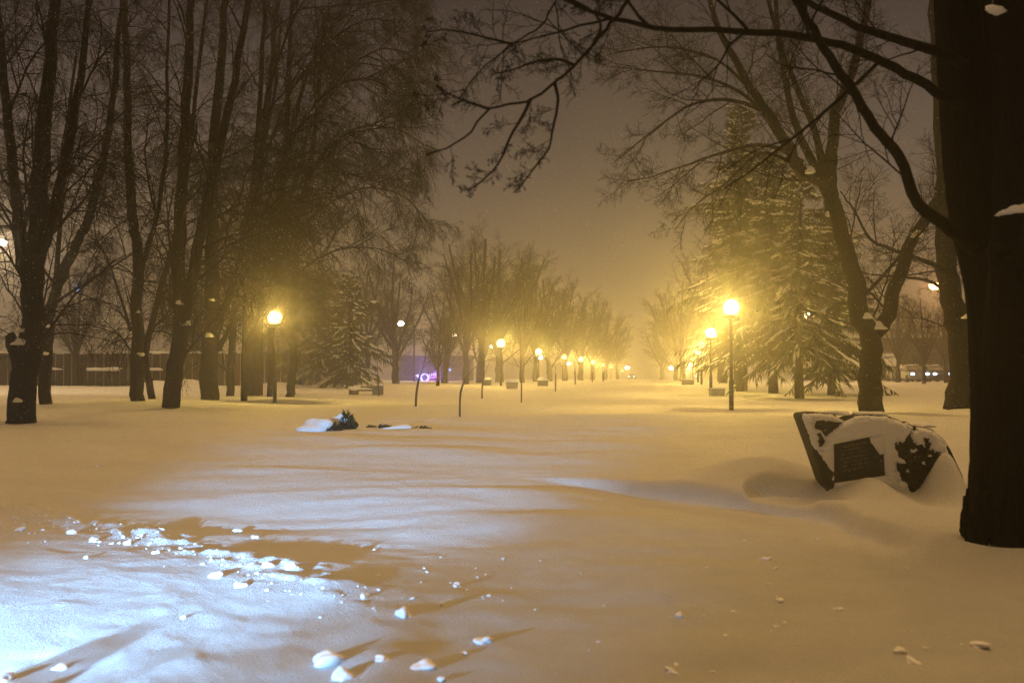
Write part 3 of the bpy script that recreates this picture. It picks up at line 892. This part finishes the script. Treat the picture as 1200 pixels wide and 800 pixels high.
def inpoly(x, z, poly):
    c = np.zeros(x.shape, bool); n = len(poly)
    for i in range(n):
        (x1, z1), (x2, z2) = poly[i], poly[(i + 1) % n]
        k = (z1 > z) != (z2 > z)
        with np.errstate(divide='ignore', invalid='ignore'):
            c ^= k & (x < (x2 - x1) * (z - z1) / (z2 - z1 + 1e-12) + x1)
    return c


def poly_sd(x, z, poly):
    best = np.full(x.shape, 1e9)
    for i in range(len(poly)):
        (ax, az), (bx, bz) = poly[i], poly[(i + 1) % len(poly)]
        dx, dz = bx - ax, bz - az; t = np.clip(((x - ax) * dx + (z - az) * dz) / (dx * dx + dz * dz + 1e-12), 0, 1)
        best = np.minimum(best, np.hypot(x - ax - t * dx, z - az - t * dz))
    return np.where(inpoly(x, z, poly), best, -best)


step = .006
gx, gzz = np.meshgrid(np.arange(-.80, 1.32, step), np.arange(-.1, 1.06, step), indexing='ij')
nz1 = noise2(gx * 9, gzz * 9, 41) * .6 + noise2(gx * 22, gzz * 22, 42) * .55 + noise2(gx * 50, gzz * 50, 43) * .4
ins = poly_sd(gx, gzz, outline)
th = ins - .012 + .010 * nz1
holes = [
    ([(954, 491), (968, 494), (988, 494), (984, 498), (976, 504), (967, 511), (962, 505), (956, 502)], .030),
    ([(950, 520), (955, 524), (962, 535), (968, 543), (976, 556), (978, 575), (968, 575), (940, 500)], .035),
    ([(961, 508), (966, 514), (965, 520), (960, 526), (958, 518)], .05),
    ([(1050, 521), (1060, 516), (1064, 506), (1070, 497), (1073, 498), (1067, 510), (1076, 522), (1088, 526), (1100, 530), (1106, 538), (1096, 552), (1088, 572), (1075, 586), (1066, 572), (1056, 560), (1050, 545), (1053, 532)], .06),
    ([(1108, 514), (1118, 530), (1124, 545), (1134, 560), (1134, 590), (1112, 590), (1104, 540), (1114, 536)], .03),
    ([(1082, 514), (1088, 513), (1090, 521), (1085, 524)], .05),
]
for poly, nzk in holes:
    hs = poly_sd(gx, gzz, [sl(*p) for p in poly])
    th = np.minimum(th, -hs + nzk * .7 * nz1)
pq = [sl(*p) for p in ((976.5, 520), (1034, 508), (1037, 557), (977, 566))]
hs = poly_sd(gx, gzz, pq)
corner = poly_sd(gx, gzz, [sl(*p) for p in ((1018, 512), (1035, 506), (1037, 532), (1030, 533), (1022, 522))])
th = np.minimum(th, np.maximum(-hs + .008, corner + .01 * nz1))
T = np.clip(th, -.02, .09)
thick = np.where(T > 0, .055 * (1 - np.exp(-np.maximum(T, 0) / .022)) + .012 * nz1 * (T > .02), 0)
keep = T > -.004
cells = keep[:-1, :-1] & keep[1:, :-1] & keep[1:, 1:] & keep[:-1, 1:]
vid = np.arange(gx.size).reshape(gx.shape)
front = np.stack([gx, -.004 - np.maximum(thick, 0), gzz], -1).reshape(-1, 3)
q = np.stack([vid[:-1, :-1], vid[1:, :-1], vid[1:, 1:], vid[:-1, 1:]], -1)[cells]
uq, inv = np.unique(q, return_inverse=True)
link('snow_cover', np_mesh('snow_cover', front[uq], inv.reshape(-1, 4)), M['snow'], st)
# snow cushions lying on the top edge
for (px0, px1, zz_, s) in ((966, 1004, 485.5, 2), (1004, 1046, 486, 3), (1066, 1100, 500, 4)):
    a, b_ = sl(px0, zz_), sl(px1, zz_)
    MB().blob(((a[0] + b_[0]) / 2, .17, a[1]), ((b_[0] - a[0]) / 2, .16, .045), s, .12, 20, 10, -.3).build('snow_cushion', M['snow'], st, True)
# rough bare rock on the right and the plaque
rk = MB()
for i in range(46):
    px, py = random.uniform(1054, 1096), random.uniform(520, 575)
    if abs(px - 1075) > 24 - max(0, (py - 545)) * .55: continue
    x, z = sl(px, py); s = random.uniform(.03, .06)
    rk.blob((x, .01, z), (s, s * .6, s), 300 + i, .5, 8, 6, -2)
rk.build('rough_face', M['rock'], st)
for i, (px, py, w_) in enumerate(((1056, 541, .04), (1068, 529, .02), (1081, 543, .022), (1072, 527, .015), (1062, 552, .014), (1088, 534, .016))):
    x, z = sl(px, py)
    MB().blob((x, -.035, z), (w_, .02, w_ * 1.1), 500 + i, .4).build('snow_crumb', M['snow'], st, True)
pl = MB().add([(x, y, z) for y in (-.014, .05) for x, z in pq], [(3, 2, 1, 0), (4, 5, 6, 7), (0, 1, 5, 4), (1, 2, 6, 5), (2, 3, 7, 6), (3, 0, 4, 7)])
plo = pl.build('plaque', M['plaque'], st)
lt = MB()
rg = random.Random(4)
for ln in range(7):
    v = .12 + ln * .098; left, right = .14 + rg.uniform(0, .10), .80 - rg.uniform(0, .12) - (.10 if ln < 3 else 0)
    u = left
    while u < right:
        w = rg.uniform(.012, .03)
        if rg.random() < .16: u += .03; continue
        top = [pq[0][k] + (pq[1][k] - pq[0][k]) * u for k in (0, 1)]; bot = [pq[3][k] + (pq[2][k] - pq[3][k]) * u for k in (0, 1)]
        cx, cz = (top[k] + (bot[k] - top[k]) * v for k in (0, 1))
        hgt = .026
        lt.box((cx, -.016, cz), (.005, .006, hgt))
        if rg.random() < .7: lt.box((cx + w * .22, -.016, cz + rg.choice((-1, 0, 1)) * hgt * .4), (w * .45, .006, .005))
        if rg.random() < .4: lt.box((cx + w * .45, -.016, cz), (.005, .006, hgt))
        u += w + .012
lt.build('lettering', M['letter'], plo)

# ------------------------------------------------------------------ saplings, shrubs, benches


def sapling(label, pts, d, seed, r=.03):
    rg = np.random.default_rng(seed)
    b = on(pts[0][0], d); dz = b.z - at(pts[0][0], pts[0][1], d).z
    P = [np.array(at(x, y, d)) + (0, 0, dz) - np.array(b) for x, y in pts]; P[0] = P[0] - (0, 0, .2)
    c = catmull(P); t = thing('sapling', label, 'sapling', b, 'young trees planted along the path')
    rr = np.where(np.arange(len(c)) < len(c) * .3, r * .8, np.linspace(r * .6, .004, len(c))); low = c[:, 2] < 1.0
    link('stem', tubes_mesh('stem', [([(c, rr)], 8)]), M['bark'], t)
    out = {}
    spawn(rg, c[len(c) // 3:], rr[len(c) // 3:], 1.3, 2, STYLE['spreading'], out, .9)
    link('twigs', tubes_mesh('twigs', [(v, 3) for v in out.values()]), M['bark'], t)
    n = max(3, int(low.sum()))
    link('trunk_guard', tubes_mesh('trunk_guard', [([(c[:n], np.full(n, r * 1.2))], 8)]), M['wood'], t)


sapling('young tree in line below the violet neon sign', [(487, 477), (488, 462), (491, 445), (497, 425), (502, 400)], 32, 1)
sapling('young tree bowed to the right, nearest to the camera', [(539, 488), (539, 470), (541, 455), (548, 440), (562, 426), (582, 419)], 25, 2, .020)
sapling('young tree left of the second left lamp', [(565, 467), (565, 455), (567, 440), (573, 425), (578, 405)], 44, 3)
sapling('straight tall young tree right of the second left lamp', [(611, 472), (611, 450), (610, 425), (610, 400), (608, 370)], 36, 4, .02)
sapling('young tree below the third left lamp', [(651, 462), (651, 450), (651, 438), (652, 420)], 52, 5)
sapling('young tree below the fourth left lamp', [(674, 457), (674, 448), (673, 435), (676, 415)], 66, 6, .04)
sapling('young tree below the sixth left lamp', [(694, 454), (694, 445), (694, 432)], 80, 7, .045)
sapling('young tree farthest along the path', [(707, 452), (707, 444), (708, 432)], 92, 8, .05)
sapling('thin young tree standing beside the low bench', [(444, 458), (443, 440), (442, 415), (443, 395)], 46, 9, .03)


def needles(rg, n, w, h, l, lean=0.0):
    tw = []
    for i in range(n):
        a = rg.uniform(0, 6.283); q = rg.uniform(0, 1) ** .5
        p = np.array((math.cos(a) * w * q, math.sin(a) * w * q * .8, rg.uniform(0, h) * (1.1 - q)))
        d_ = unit(np.array((math.cos(a) * .8 + lean, math.sin(a) * .8, rg.uniform(.1, 1.2))))
        ll = l * rg.uniform(.5, 1.2)
        tw.append((np.array([p, p + d_ * ll * .5, p + d_ * ll + (0, 0, -.1 * ll)]), np.array([.008, .016, .004])))
    return tubes_mesh('foliage', [(tw, 3)])


def shrub(label, px, py, d, w, h, seed, caps, n=420):
    b = on(px, d); t = thing('evergreen_shrub', label, 'shrub', b, 'low shrubs poking out of the snow')
    link('foliage', needles(np.random.default_rng(seed), n, w, h, .10), M['juniper'], t)
    for i, (x, z, sx, sz) in enumerate(caps):
        MB().blob((x, -.03, z), (sx, sx * .8, sz), seed * 7 + i, .25, 18, 10, -.5).build('snow_cap', M['snow'], t, True)


shrub('low evergreen shrub under a broad snow cap, left of its upright neighbour', 387, 500, 20, .22, .16, 1, ((-.22, .05, .34, .15),), 420)
shrub('upright dark evergreen shrub with snow piled on its left side', 406, 492, 20.8, .17, .36, 2, ((-.13, .15, .13, .13),), 900)
shrub('few dark twigs sticking out of the drift right of the shrubs', 440, 489, 21.4, .20, .03, 3, (), 26)
shrub('tiny dark sprig in the drift between two others', 452, 490, 21.2, .12, .05, 4, (), 30)
shrub('flattened shrub beside a white snow heap', 488, 492, 21, .26, .07, 5, ((-.28, .03, .34, .09),), 70)

# bench with two end blocks, half buried
bb = on(430, 47)
t = thing('park_bench', 'snow-covered bench with a dark block at its right end', 'bench', bb)
MB().box((.52, 0, .12), (.46, .5, .62)).build('end_block', M['concrete'], t)
MB().box((-.62, 0, .06), (.40, .5, .40)).build('end_block', M['concrete'], t)
sw = MB()
for k in range(3): sw.box((-.06, -.17 + .17 * k, .20), (.70, .14, .06))
sw.build('seat', M['wood'], t)
MB().box((-.06, .26, .30), (.70, .05, .16)).build('backrest', M['wood'], t)
MB().blob((-.62, 0, .26), (.34, .32, .16), 3, .2).build('snow_cap', M['snow'], t, True)
MB().blob((-.05, .02, .25), (.36, .22, .07), 4, .2).build('snow_cap', M['snow'], t, True)
MB().blob((.52, 0, .44), (.22, .24, .06), 5, .2).build('snow_cap', M['snow'], t, True)


def planter(label, px, d, w, seed, capz=.08):
    b = on(px, d); t = thing('planter', label, 'planter', b, 'concrete planters half buried in snow')
    m = MB().box((0, 0, .08), (w, .5, .42), taper=1.06); m.box((0, 0, .32), (w * 1.14, .58, .06))
    o = m.build('box', M['concrete'], t)
    bv_ = o.modifiers.new('bevel', 'BEVEL'); bv_.width = .012
    MB().blob((0, 0, .36), (w * .52, .26, capz), seed, .2).build('snow_cap', M['snow'], t, True)
    return t


planter('low concrete planter at the foot of the second right lamp', 840, 46.5, .62, 1, .06)
planter('concrete planter at the foot of the third right lamp', 806, 64, .7, 2, .06)
planter('planter with a tall snow cap right of the second left lamp', 600, 56, .62, 3, .22)
planter('planter with a slanting snow cap below the third left lamp', 636, 60, .6, 4, .16)
planter('planter under a snow heap left of the second left lamp', 571, 63, .5, 5, .12)

# ------------------------------------------------------------------ beyond the park

# board fence behind the cleared lane, far left
fp = on(70, 62)
t = thing('board_fence', 'dark board fence behind the cleared lane at far left', 'fence', (fp.x, fp.y, fp.z - .1))
fb = MB()
for k in range(58):
    fb.box((-13 + k * .5, 0, 1.05 + .04 * math.sin(k * 2.1)), (.46, .05, 2.1))
fb.build('board_panel', M['fence'], t)
for k in range(15):
    MB().box((-13 + k * 2.0, -.10, .95), (.14, .12, 2.5)).build('post', M['wood'], t)
cap = MB()
for k in range(13):
    cap.blob((-12.3 + k * 2.1 + random.uniform(-.3, .3), -.02, 2.14), (random.uniform(.4, .9), .12, .09), 700 + k, .25)
cap.build('snow_cap', M['snow'], t, True)
hg = [(-24.5, 60.2, 1.3), (-28.3, 60.0, 1.1), (-22.0, 60.4, .9)]
for i, (x, y, w) in enumerate(hg):
    tt = thing('hedge', ['snow-topped hedge before the fence, the one in the middle', 'snow-topped hedge nearest the left edge', 'smallest snow-topped hedge before the fence'][i], 'hedge', (x, y, gz(x, y)), 'snow-topped hedges before the fence')
    link('foliage', needles(np.random.default_rng(50 + i), 260, w, 1.1, .3), M['juniper'], tt)
    MB().blob((0, 0, 1.0), (w * .8, .5, .16), 60 + i, .25).build('snow_cap', M['snow'], tt, True)

# pavilion with the violet neon sign
pb = on(500, 104)
t = thing('shop_pavilion', 'low hazy building carrying the violet neon sign', 'building', pb)
MB().box((.9, 2.5, 1.0), (7.6, 5, 2.8)).build('wall', M['facade'], t)
MB().box((.9, 2.5, 2.5), (8.2, 5.6, .25)).build('roof', M['roof'], t)
for k in range(3):
    w_ = MB().box((-1.6 + k * 2.5, -.02, 1.15), (1.9, .08, 1.5)).build('window', M['roof'], t)
    MB().box((-1.6 + k * 2.5, -.07, 1.15), (1.7, .04, 1.3)).build('pane', M['glass'], w_)
sg = at(501, 441, 103.5)
t = thing('neon_sign', 'slanting violet and blue neon sign with a ring on the low building', 'sign', sg)
MB().tube([(.48 * math.cos(a) * .8 - .28, -.05, .38 * math.sin(a) - .12) for a in np.linspace(0, 6.283, 20)], .08, 6).build('ring', M['neon_w'], t, True)
MB().add([(-1.25, -.05, .1), (-.95, -.05, -.12), (-.92, -.05, .28), (-1.25, -.15, .1), (-.95, -.15, -.12), (-.92, -.15, .28)], [(0, 1, 2), (3, 5, 4), (0, 3, 4, 1), (1, 4, 5, 2), (2, 5, 3, 0)]).build('emblem', M['neon_w'], t)
nl = MB(); rg2 = random.Random(3)
for k in range(6):
    x = .22 + k * .19; z = .12 + k * .035
    nl.box((x, -.08, z), (.05, .06, .26))
    nl.box((x + .07, -.08, z + rg2.choice((-.1, 0, .1))), (.10, .06, .05))
nl.build('letters', M['neon_w'], t)
MB().tube([(-.2, -.08, -.34), (.2, -.08, -.20), (1.4, -.08, .02)], .035, 6).build('underline', M['neon_v'], t)
MB().box((-.55, -.08, -.48), (.75, .06, .10)).build('bar', M['neon_b'], t)
for x, z, e, c in ((-.5, -.2, 380, (.20, .18, 1.0)), (.9, .2, 380, (.42, .12, 1.0))):
    l = bpy.data.lights.new('neon_light', 'POINT'); l.energy, l.color, l.shadow_soft_size = e, c, .4
    lo = bpy.data.objects.new('neon_light', l); lo.location = (x, -.7, z); lo.parent = t; COL.objects.link(lo)
sp = on(525, 88)
t = thing('signal_light', 'pair of small blue-white lights on a pole right of the neon sign', 'traffic light', sp)
hh = at(525, 433, 88).z - sp.z
MB().tube([(0, 0, -.3), (0, 0, hh + .3)], .05, 8).build('pole', M['iron'], t)
MB().box((0, 0, hh), (.75, .18, .34)).build('casing', M['iron'], t)
for x in (-.16, .16):
    MB().blob((x, -.12, hh), (.12, .05, .12), 2, .02, flat=-2).build('lens', M['neon_b'], t, True)
sp = on(92, 86)
t = thing('blue_sign', 'small square blue sign lit high above the board fence', 'sign', sp)
hh = at(92, 337, 86).z - sp.z
MB().tube([(0, .1, -.3), (0, .1, hh)], .07, 8).build('pole', M['iron'], t)
MB().box((0, .06, hh), (.62, .08, .70)).build('casing', M['iron'], t)
MB().box((0, 0, hh), (.50, .03, .58)).build('panel', M['blue'], t)

# long low building far right, with lit windows, behind the cars
rb = on(1090, 112)
t = thing('long_building', 'long hazy building behind the parked cars at right', 'building', rb)
MB().box((2, 4, 2.2), (30, 8, 5.2)).build('wall', M['facade'], t)
MB().box((2, 4, 4.95), (30.8, 8.8, .3)).build('roof', M['snow'], t)
for k in range(9):
    w_ = MB().box((-11 + k * 3.2, -.03, 2.3), (1.7, .1, 1.7)).build('window', M['roof'], t)
    MB().box((-11 + k * 3.2, -.09, 2.3), (1.5, .04, 1.5)).build('pane', M['lit'] if k in (1, 2) else M['glass'], w_)


def make_car(label, paint, loc, rz, group):
    t = thing('parked_car', label, 'car', loc, group, rz)
    prof = [(-2.1, .25), (-2.1, .75), (-1.9, .85), (-1.0, .92), (-.35, 1.42), (1.1, 1.45), (1.75, .98), (2.1, .92), (2.12, .3)]
    v = []; n = len(prof)
    mb = MB()
    rows = []
    for yy, sc in ((-.85, .97), (-.78, 1.0), (.78, 1.0), (.85, .97)):
        rows.append([(x, yy * (.80 if z > 1.2 else 1.0), .3 + (z - .3) * sc) for x, z in prof])
    vs = [p for r in rows for p in r]; fs = [tuple(range(n)), tuple(range(4 * n - 1, 3 * n - 1, -1))]
    for j in range(3):
        for i in range(n):
            fs.append((j * n + i, (j + 1) * n + i, (j + 1) * n + (i + 1) % n, j * n + (i + 1) % n))
    mb.add(vs, fs); mb.build('body', paint, t)
    MB().add([(-1.0, -.70, .97), (-1.0, .70, .97), (-.42, .58, 1.36), (-.42, -.58, 1.36), (-1.03, -.70, .99), (-1.03, .70, .99), (-.45, .58, 1.38), (-.45, -.58, 1.38)], [(0, 1, 2, 3), (7, 6, 5, 4), (0, 4, 5, 1), (1, 5, 6, 2), (2, 6, 7, 3), (3, 7, 4, 0)]).build('windscreen', M['glass'], t)
    for sx in (-1.35, 1.35):
        for sy in (-.80, .80):
            m = MB(); vs, fs = [], []
            for i in range(14):
                a = i * 2 * math.pi / 14
                vs += [(sx + .32 * math.cos(a), sy - .1, .30 + .32 * math.sin(a)), (sx + .32 * math.cos(a), sy + .1, .30 + .32 * math.sin(a))]
            for i in range(14): fs.append((2 * i, (2 * i + 2) % 28, (2 * i + 3) % 28, 2 * i + 1))
            fs += [tuple(range(0, 28, 2)), tuple(range(27, 0, -2))]
            m.add(vs, fs).build('wheel', M['tyre'], t)
    for sy in (-.6, .6):
        MB().blob((-2.1, sy, .68), (.05, .17, .10), 4, .03, flat=-2).build('headlight', M['head'], t, True)
    MB().blob((.3, 0, 1.42), (.75, .6, .10), 9, .15).build('snow_cap', M['snow'], t, True)
    return t


g = 'cars with blue-white headlights'
for px, d, lab, pnt, rz in ((1070, 86, 'car with headlights on, straight left of a round bare tree', 'car', 1.45), (1094, 88, 'car with headlights on, between the two round bare trees', 'car_dark', 1.5),
                            (1055, 92, 'smallest headlight car beside the forked trunk', 'car_dark', 1.4), (741, 240, 'distant car with bright headlights at the end of the avenue', 'car_dark', 1.35),
                            (812, 210, 'distant car below the far right lamps', 'car', 1.4)):
    p = on(px, d); make_car(lab, M[pnt], p, rz, g)

# ------------------------------------------------------------------ lumps of broken snow


def lump_mesh(seed, seg=12, amp=.28):
    m = MB().blob((0, 0, 0), (1, 1, 1), seed, amp, seg + 4, seg - 2, -.45)
    o = m.build('snow_lump', M['lump'], None, True); me = o.data
    bpy.data.objects.remove(o); return me


LM = [lump_mesh(900 + i, 20, .22 + .05 * (i % 3)) for i in range(6)]


def lump(px, py, w, label, i, group='lumps of broken snow', h=.6):
    dd = EYE * F / (py - HZ)
    for _ in range(6):
        x = (px - 600) / F * dd; dd = (EYE - gz(x, dd)) * F / (py - HZ)
    x = (px - 600) / F * dd; s = w * dd / F / 2 * (.68 if px < 350 and py < 760 else .82)
    o = link('snow_lump', LM[i % 6], None, None, (x, dd, gz(x, dd) + s * h * .12))
    o.scale = (s * random.uniform(.9, 1.15), s * random.uniform(.8, 1.2), s * h * random.uniform(.85, 1.2)); o.rotation_euler = (random.uniform(-.2, .2), random.uniform(-.2, .2), i * 1.7)
    return tag(o, label, 'snow lump', group)


BIG = [
    (384, 776, 44, .75, 'largest snow lump, broad based, at the bottom left of the middle'),
    (400, 794, 27, .8, 'lump cut by the bottom edge right below the largest one'),
    (473, 721, 20, 1.1, 'tall pointed lump standing alone in the middle foreground'),
    (427, 700, 13, .9, 'small bright lump left of and beyond the pointed one'),
    (536, 687, 14, .8, 'lump farthest right of the bright ones beyond the pointed lump'),
    (518, 708, 9, .9, 'tiny lump between the pointed lump and its right neighbour'),
    (567, 752, 25, .55, 'flat oblong lump right of the pointed one'),
    (496, 780, 28, .5, 'shallow sunken lump between the largest and the flat oblong one'),
    (448, 772, 18, .4, 'flat dim lump beside the largest one'),
    (544, 766, 12, .6, 'small dim lump below the flat oblong one'),
    (516, 797, 12, .7, 'small lump on the bottom edge below the oblong one'),
    (253, 676, 24, .8, 'white lump with a long shadow in the lit rubble'),
    (281, 687, 20, .7, 'white lump just right of the long-shadowed one'),
    (343, 665, 18, .9, 'double-peaked lump at the right tip of the rubble'),
    (312, 663, 22, .5, 'flat white lump near the right tip of the rubble'),
    (278, 623, 14, .8, 'lump on the dark strip above the rubble, the larger one'),
    (299, 630, 9, .9, 'lump on the dark strip above the rubble, the smaller one'),
    (188, 571 + 51, 8, .8, 'single small lump high in the rubble'),
    (172, 622, 14, .8, 'bright lump at the upper right of the lit rubble'),
    (109, 634, 16, .7, 'wide lump in the middle of the upper rubble'),
    (85, 625, 16, .7, 'lump left of the wide one in the upper rubble'),
    (24, 621, 13, .8, 'bright block-shaped lump at the left edge of the rubble'),
    (150, 638, 12, 1.0, 'narrow upright lump in the lit rubble'),
    (184, 648, 12, .7, 'round lump in the middle of the rubble'),
    (101, 654, 9, .9, 'solitary lump on the smooth lit snow'),
    (215, 724, 6, 1.1, 'small spiky lump alone in the brightest snow'),
    (70, 783, 17, .8, 'lump beside the dark shadow wedge at bottom left'),
    (5, 797, 30, .7, 'bright lump in the bottom left corner'),
    (795, 722, 14, .6, 'single dim lump in the yellow snow right of the middle'),
    (913, 704, 15, .5, 'flat lump in the yellow snow below the memorial stone'),
    (898, 655, 12, .6, 'lump nearest below the memorial stone'),
    (983, 714, 14, .4, 'sunken lump in the yellow snow at right'),
    (1053, 763, 20, .55, 'upper lump of the pair at the lower right'),
    (1070, 776, 18, .5, 'lower lump of the pair at the lower right'),
    (1150, 757, 24, .5, 'rightmost lump in the lower right corner'),
    (786, 786, 17, .5, 'flat lump near the bottom edge right of the middle'),
    (590, 655, 6, .8, 'tiny lump alone in the middle distance'),
]
for i, (px, py, w, h, lab) in enumerate(BIG): lump(px, py, w, lab, i, h=h)
lb = tag(link('snow_lump', LM[2], None, None, (-2.62, 3.45, .03)), 'big ploughed snow block just below the bottom left corner', 'snow lump', 'lumps of broken snow')
lb.scale = (.22, .2, .20)
rgs = random.Random(12)
n = 0
while n < 150:                                  # small pieces strewn along the berm
    t_ = rgs.random(); px = t_ * 345 + rgs.gauss(0, 10); py = 588 + 75 * (px / 345) ** 1.3 + abs(rgs.gauss(0, 1)) * 14 + rgs.uniform(-6, 14)
    if px < -20: continue
    lump(px, py, rgs.choice((2, 2.5, 3, 3, 3.5, 4, 5, 6.5)), 'small lump of broken snow strewn along the berm of the lit road', n, 'small lumps along the berm', rgs.uniform(.5, .9)); n += 1
for n in range(34):
    lump(rgs.uniform(350, 640), rgs.uniform(640, 700) + rgs.uniform(-10, 60) * .5, rgs.choice((3, 3, 4, 5)), 'tiny snow crumb on the dull snow right of the rubble', n, 'tiny crumbs right of the rubble', .7)
for n in range(46):
    lump(rgs.uniform(640, 1150), rgs.uniform(630, 790), rgs.choice((3, 3, 4, 5, 7)), 'tiny snow crumb on the yellow snow of the foreground', n, 'tiny crumbs on the yellow snow', .5)

# falling flakes
NF = 200000
rgn = np.random.default_rng(77)
fd = 9 + 62 * rgn.random(NF) ** .9
fx = (rgn.random(NF) - .5) * 1.25 * fd; fz = EYE + (rgn.random(NF) * .78 - .18) * fd
okf = (fz > ground_z(fx, fd) + .05) & (fz < 18)
P = np.stack([fx, fd, fz], -1)[okf]
s = rgn.uniform(.0025, .0062, len(P))[:, None]
tet = np.array([(1, .2, .3), (-.6, .8, .1), (-.4, -.9, .2), (.1, 0, -.9)], float)
V = (P[:, None, :] + (tet[None] * rgn.uniform(.5, 1.5, (len(P), 4, 1)) * rgn.choice((-1, 1), (len(P), 1, 3))) * s[:, :, None]).reshape(-1, 3)
tri = np.array([(0, 1, 2), (0, 3, 1), (1, 3, 2), (2, 3, 0)])
Fq = (tri[None] + (np.arange(len(P)) * 4)[:, None, None]).reshape(-1, 3)
fl = link('falling_snow', np_mesh('falling_snow', V, Fq, False), M['flake'])
tag(fl, 'small snowflakes falling through the lamp light', 'snowfall', kind='stuff')
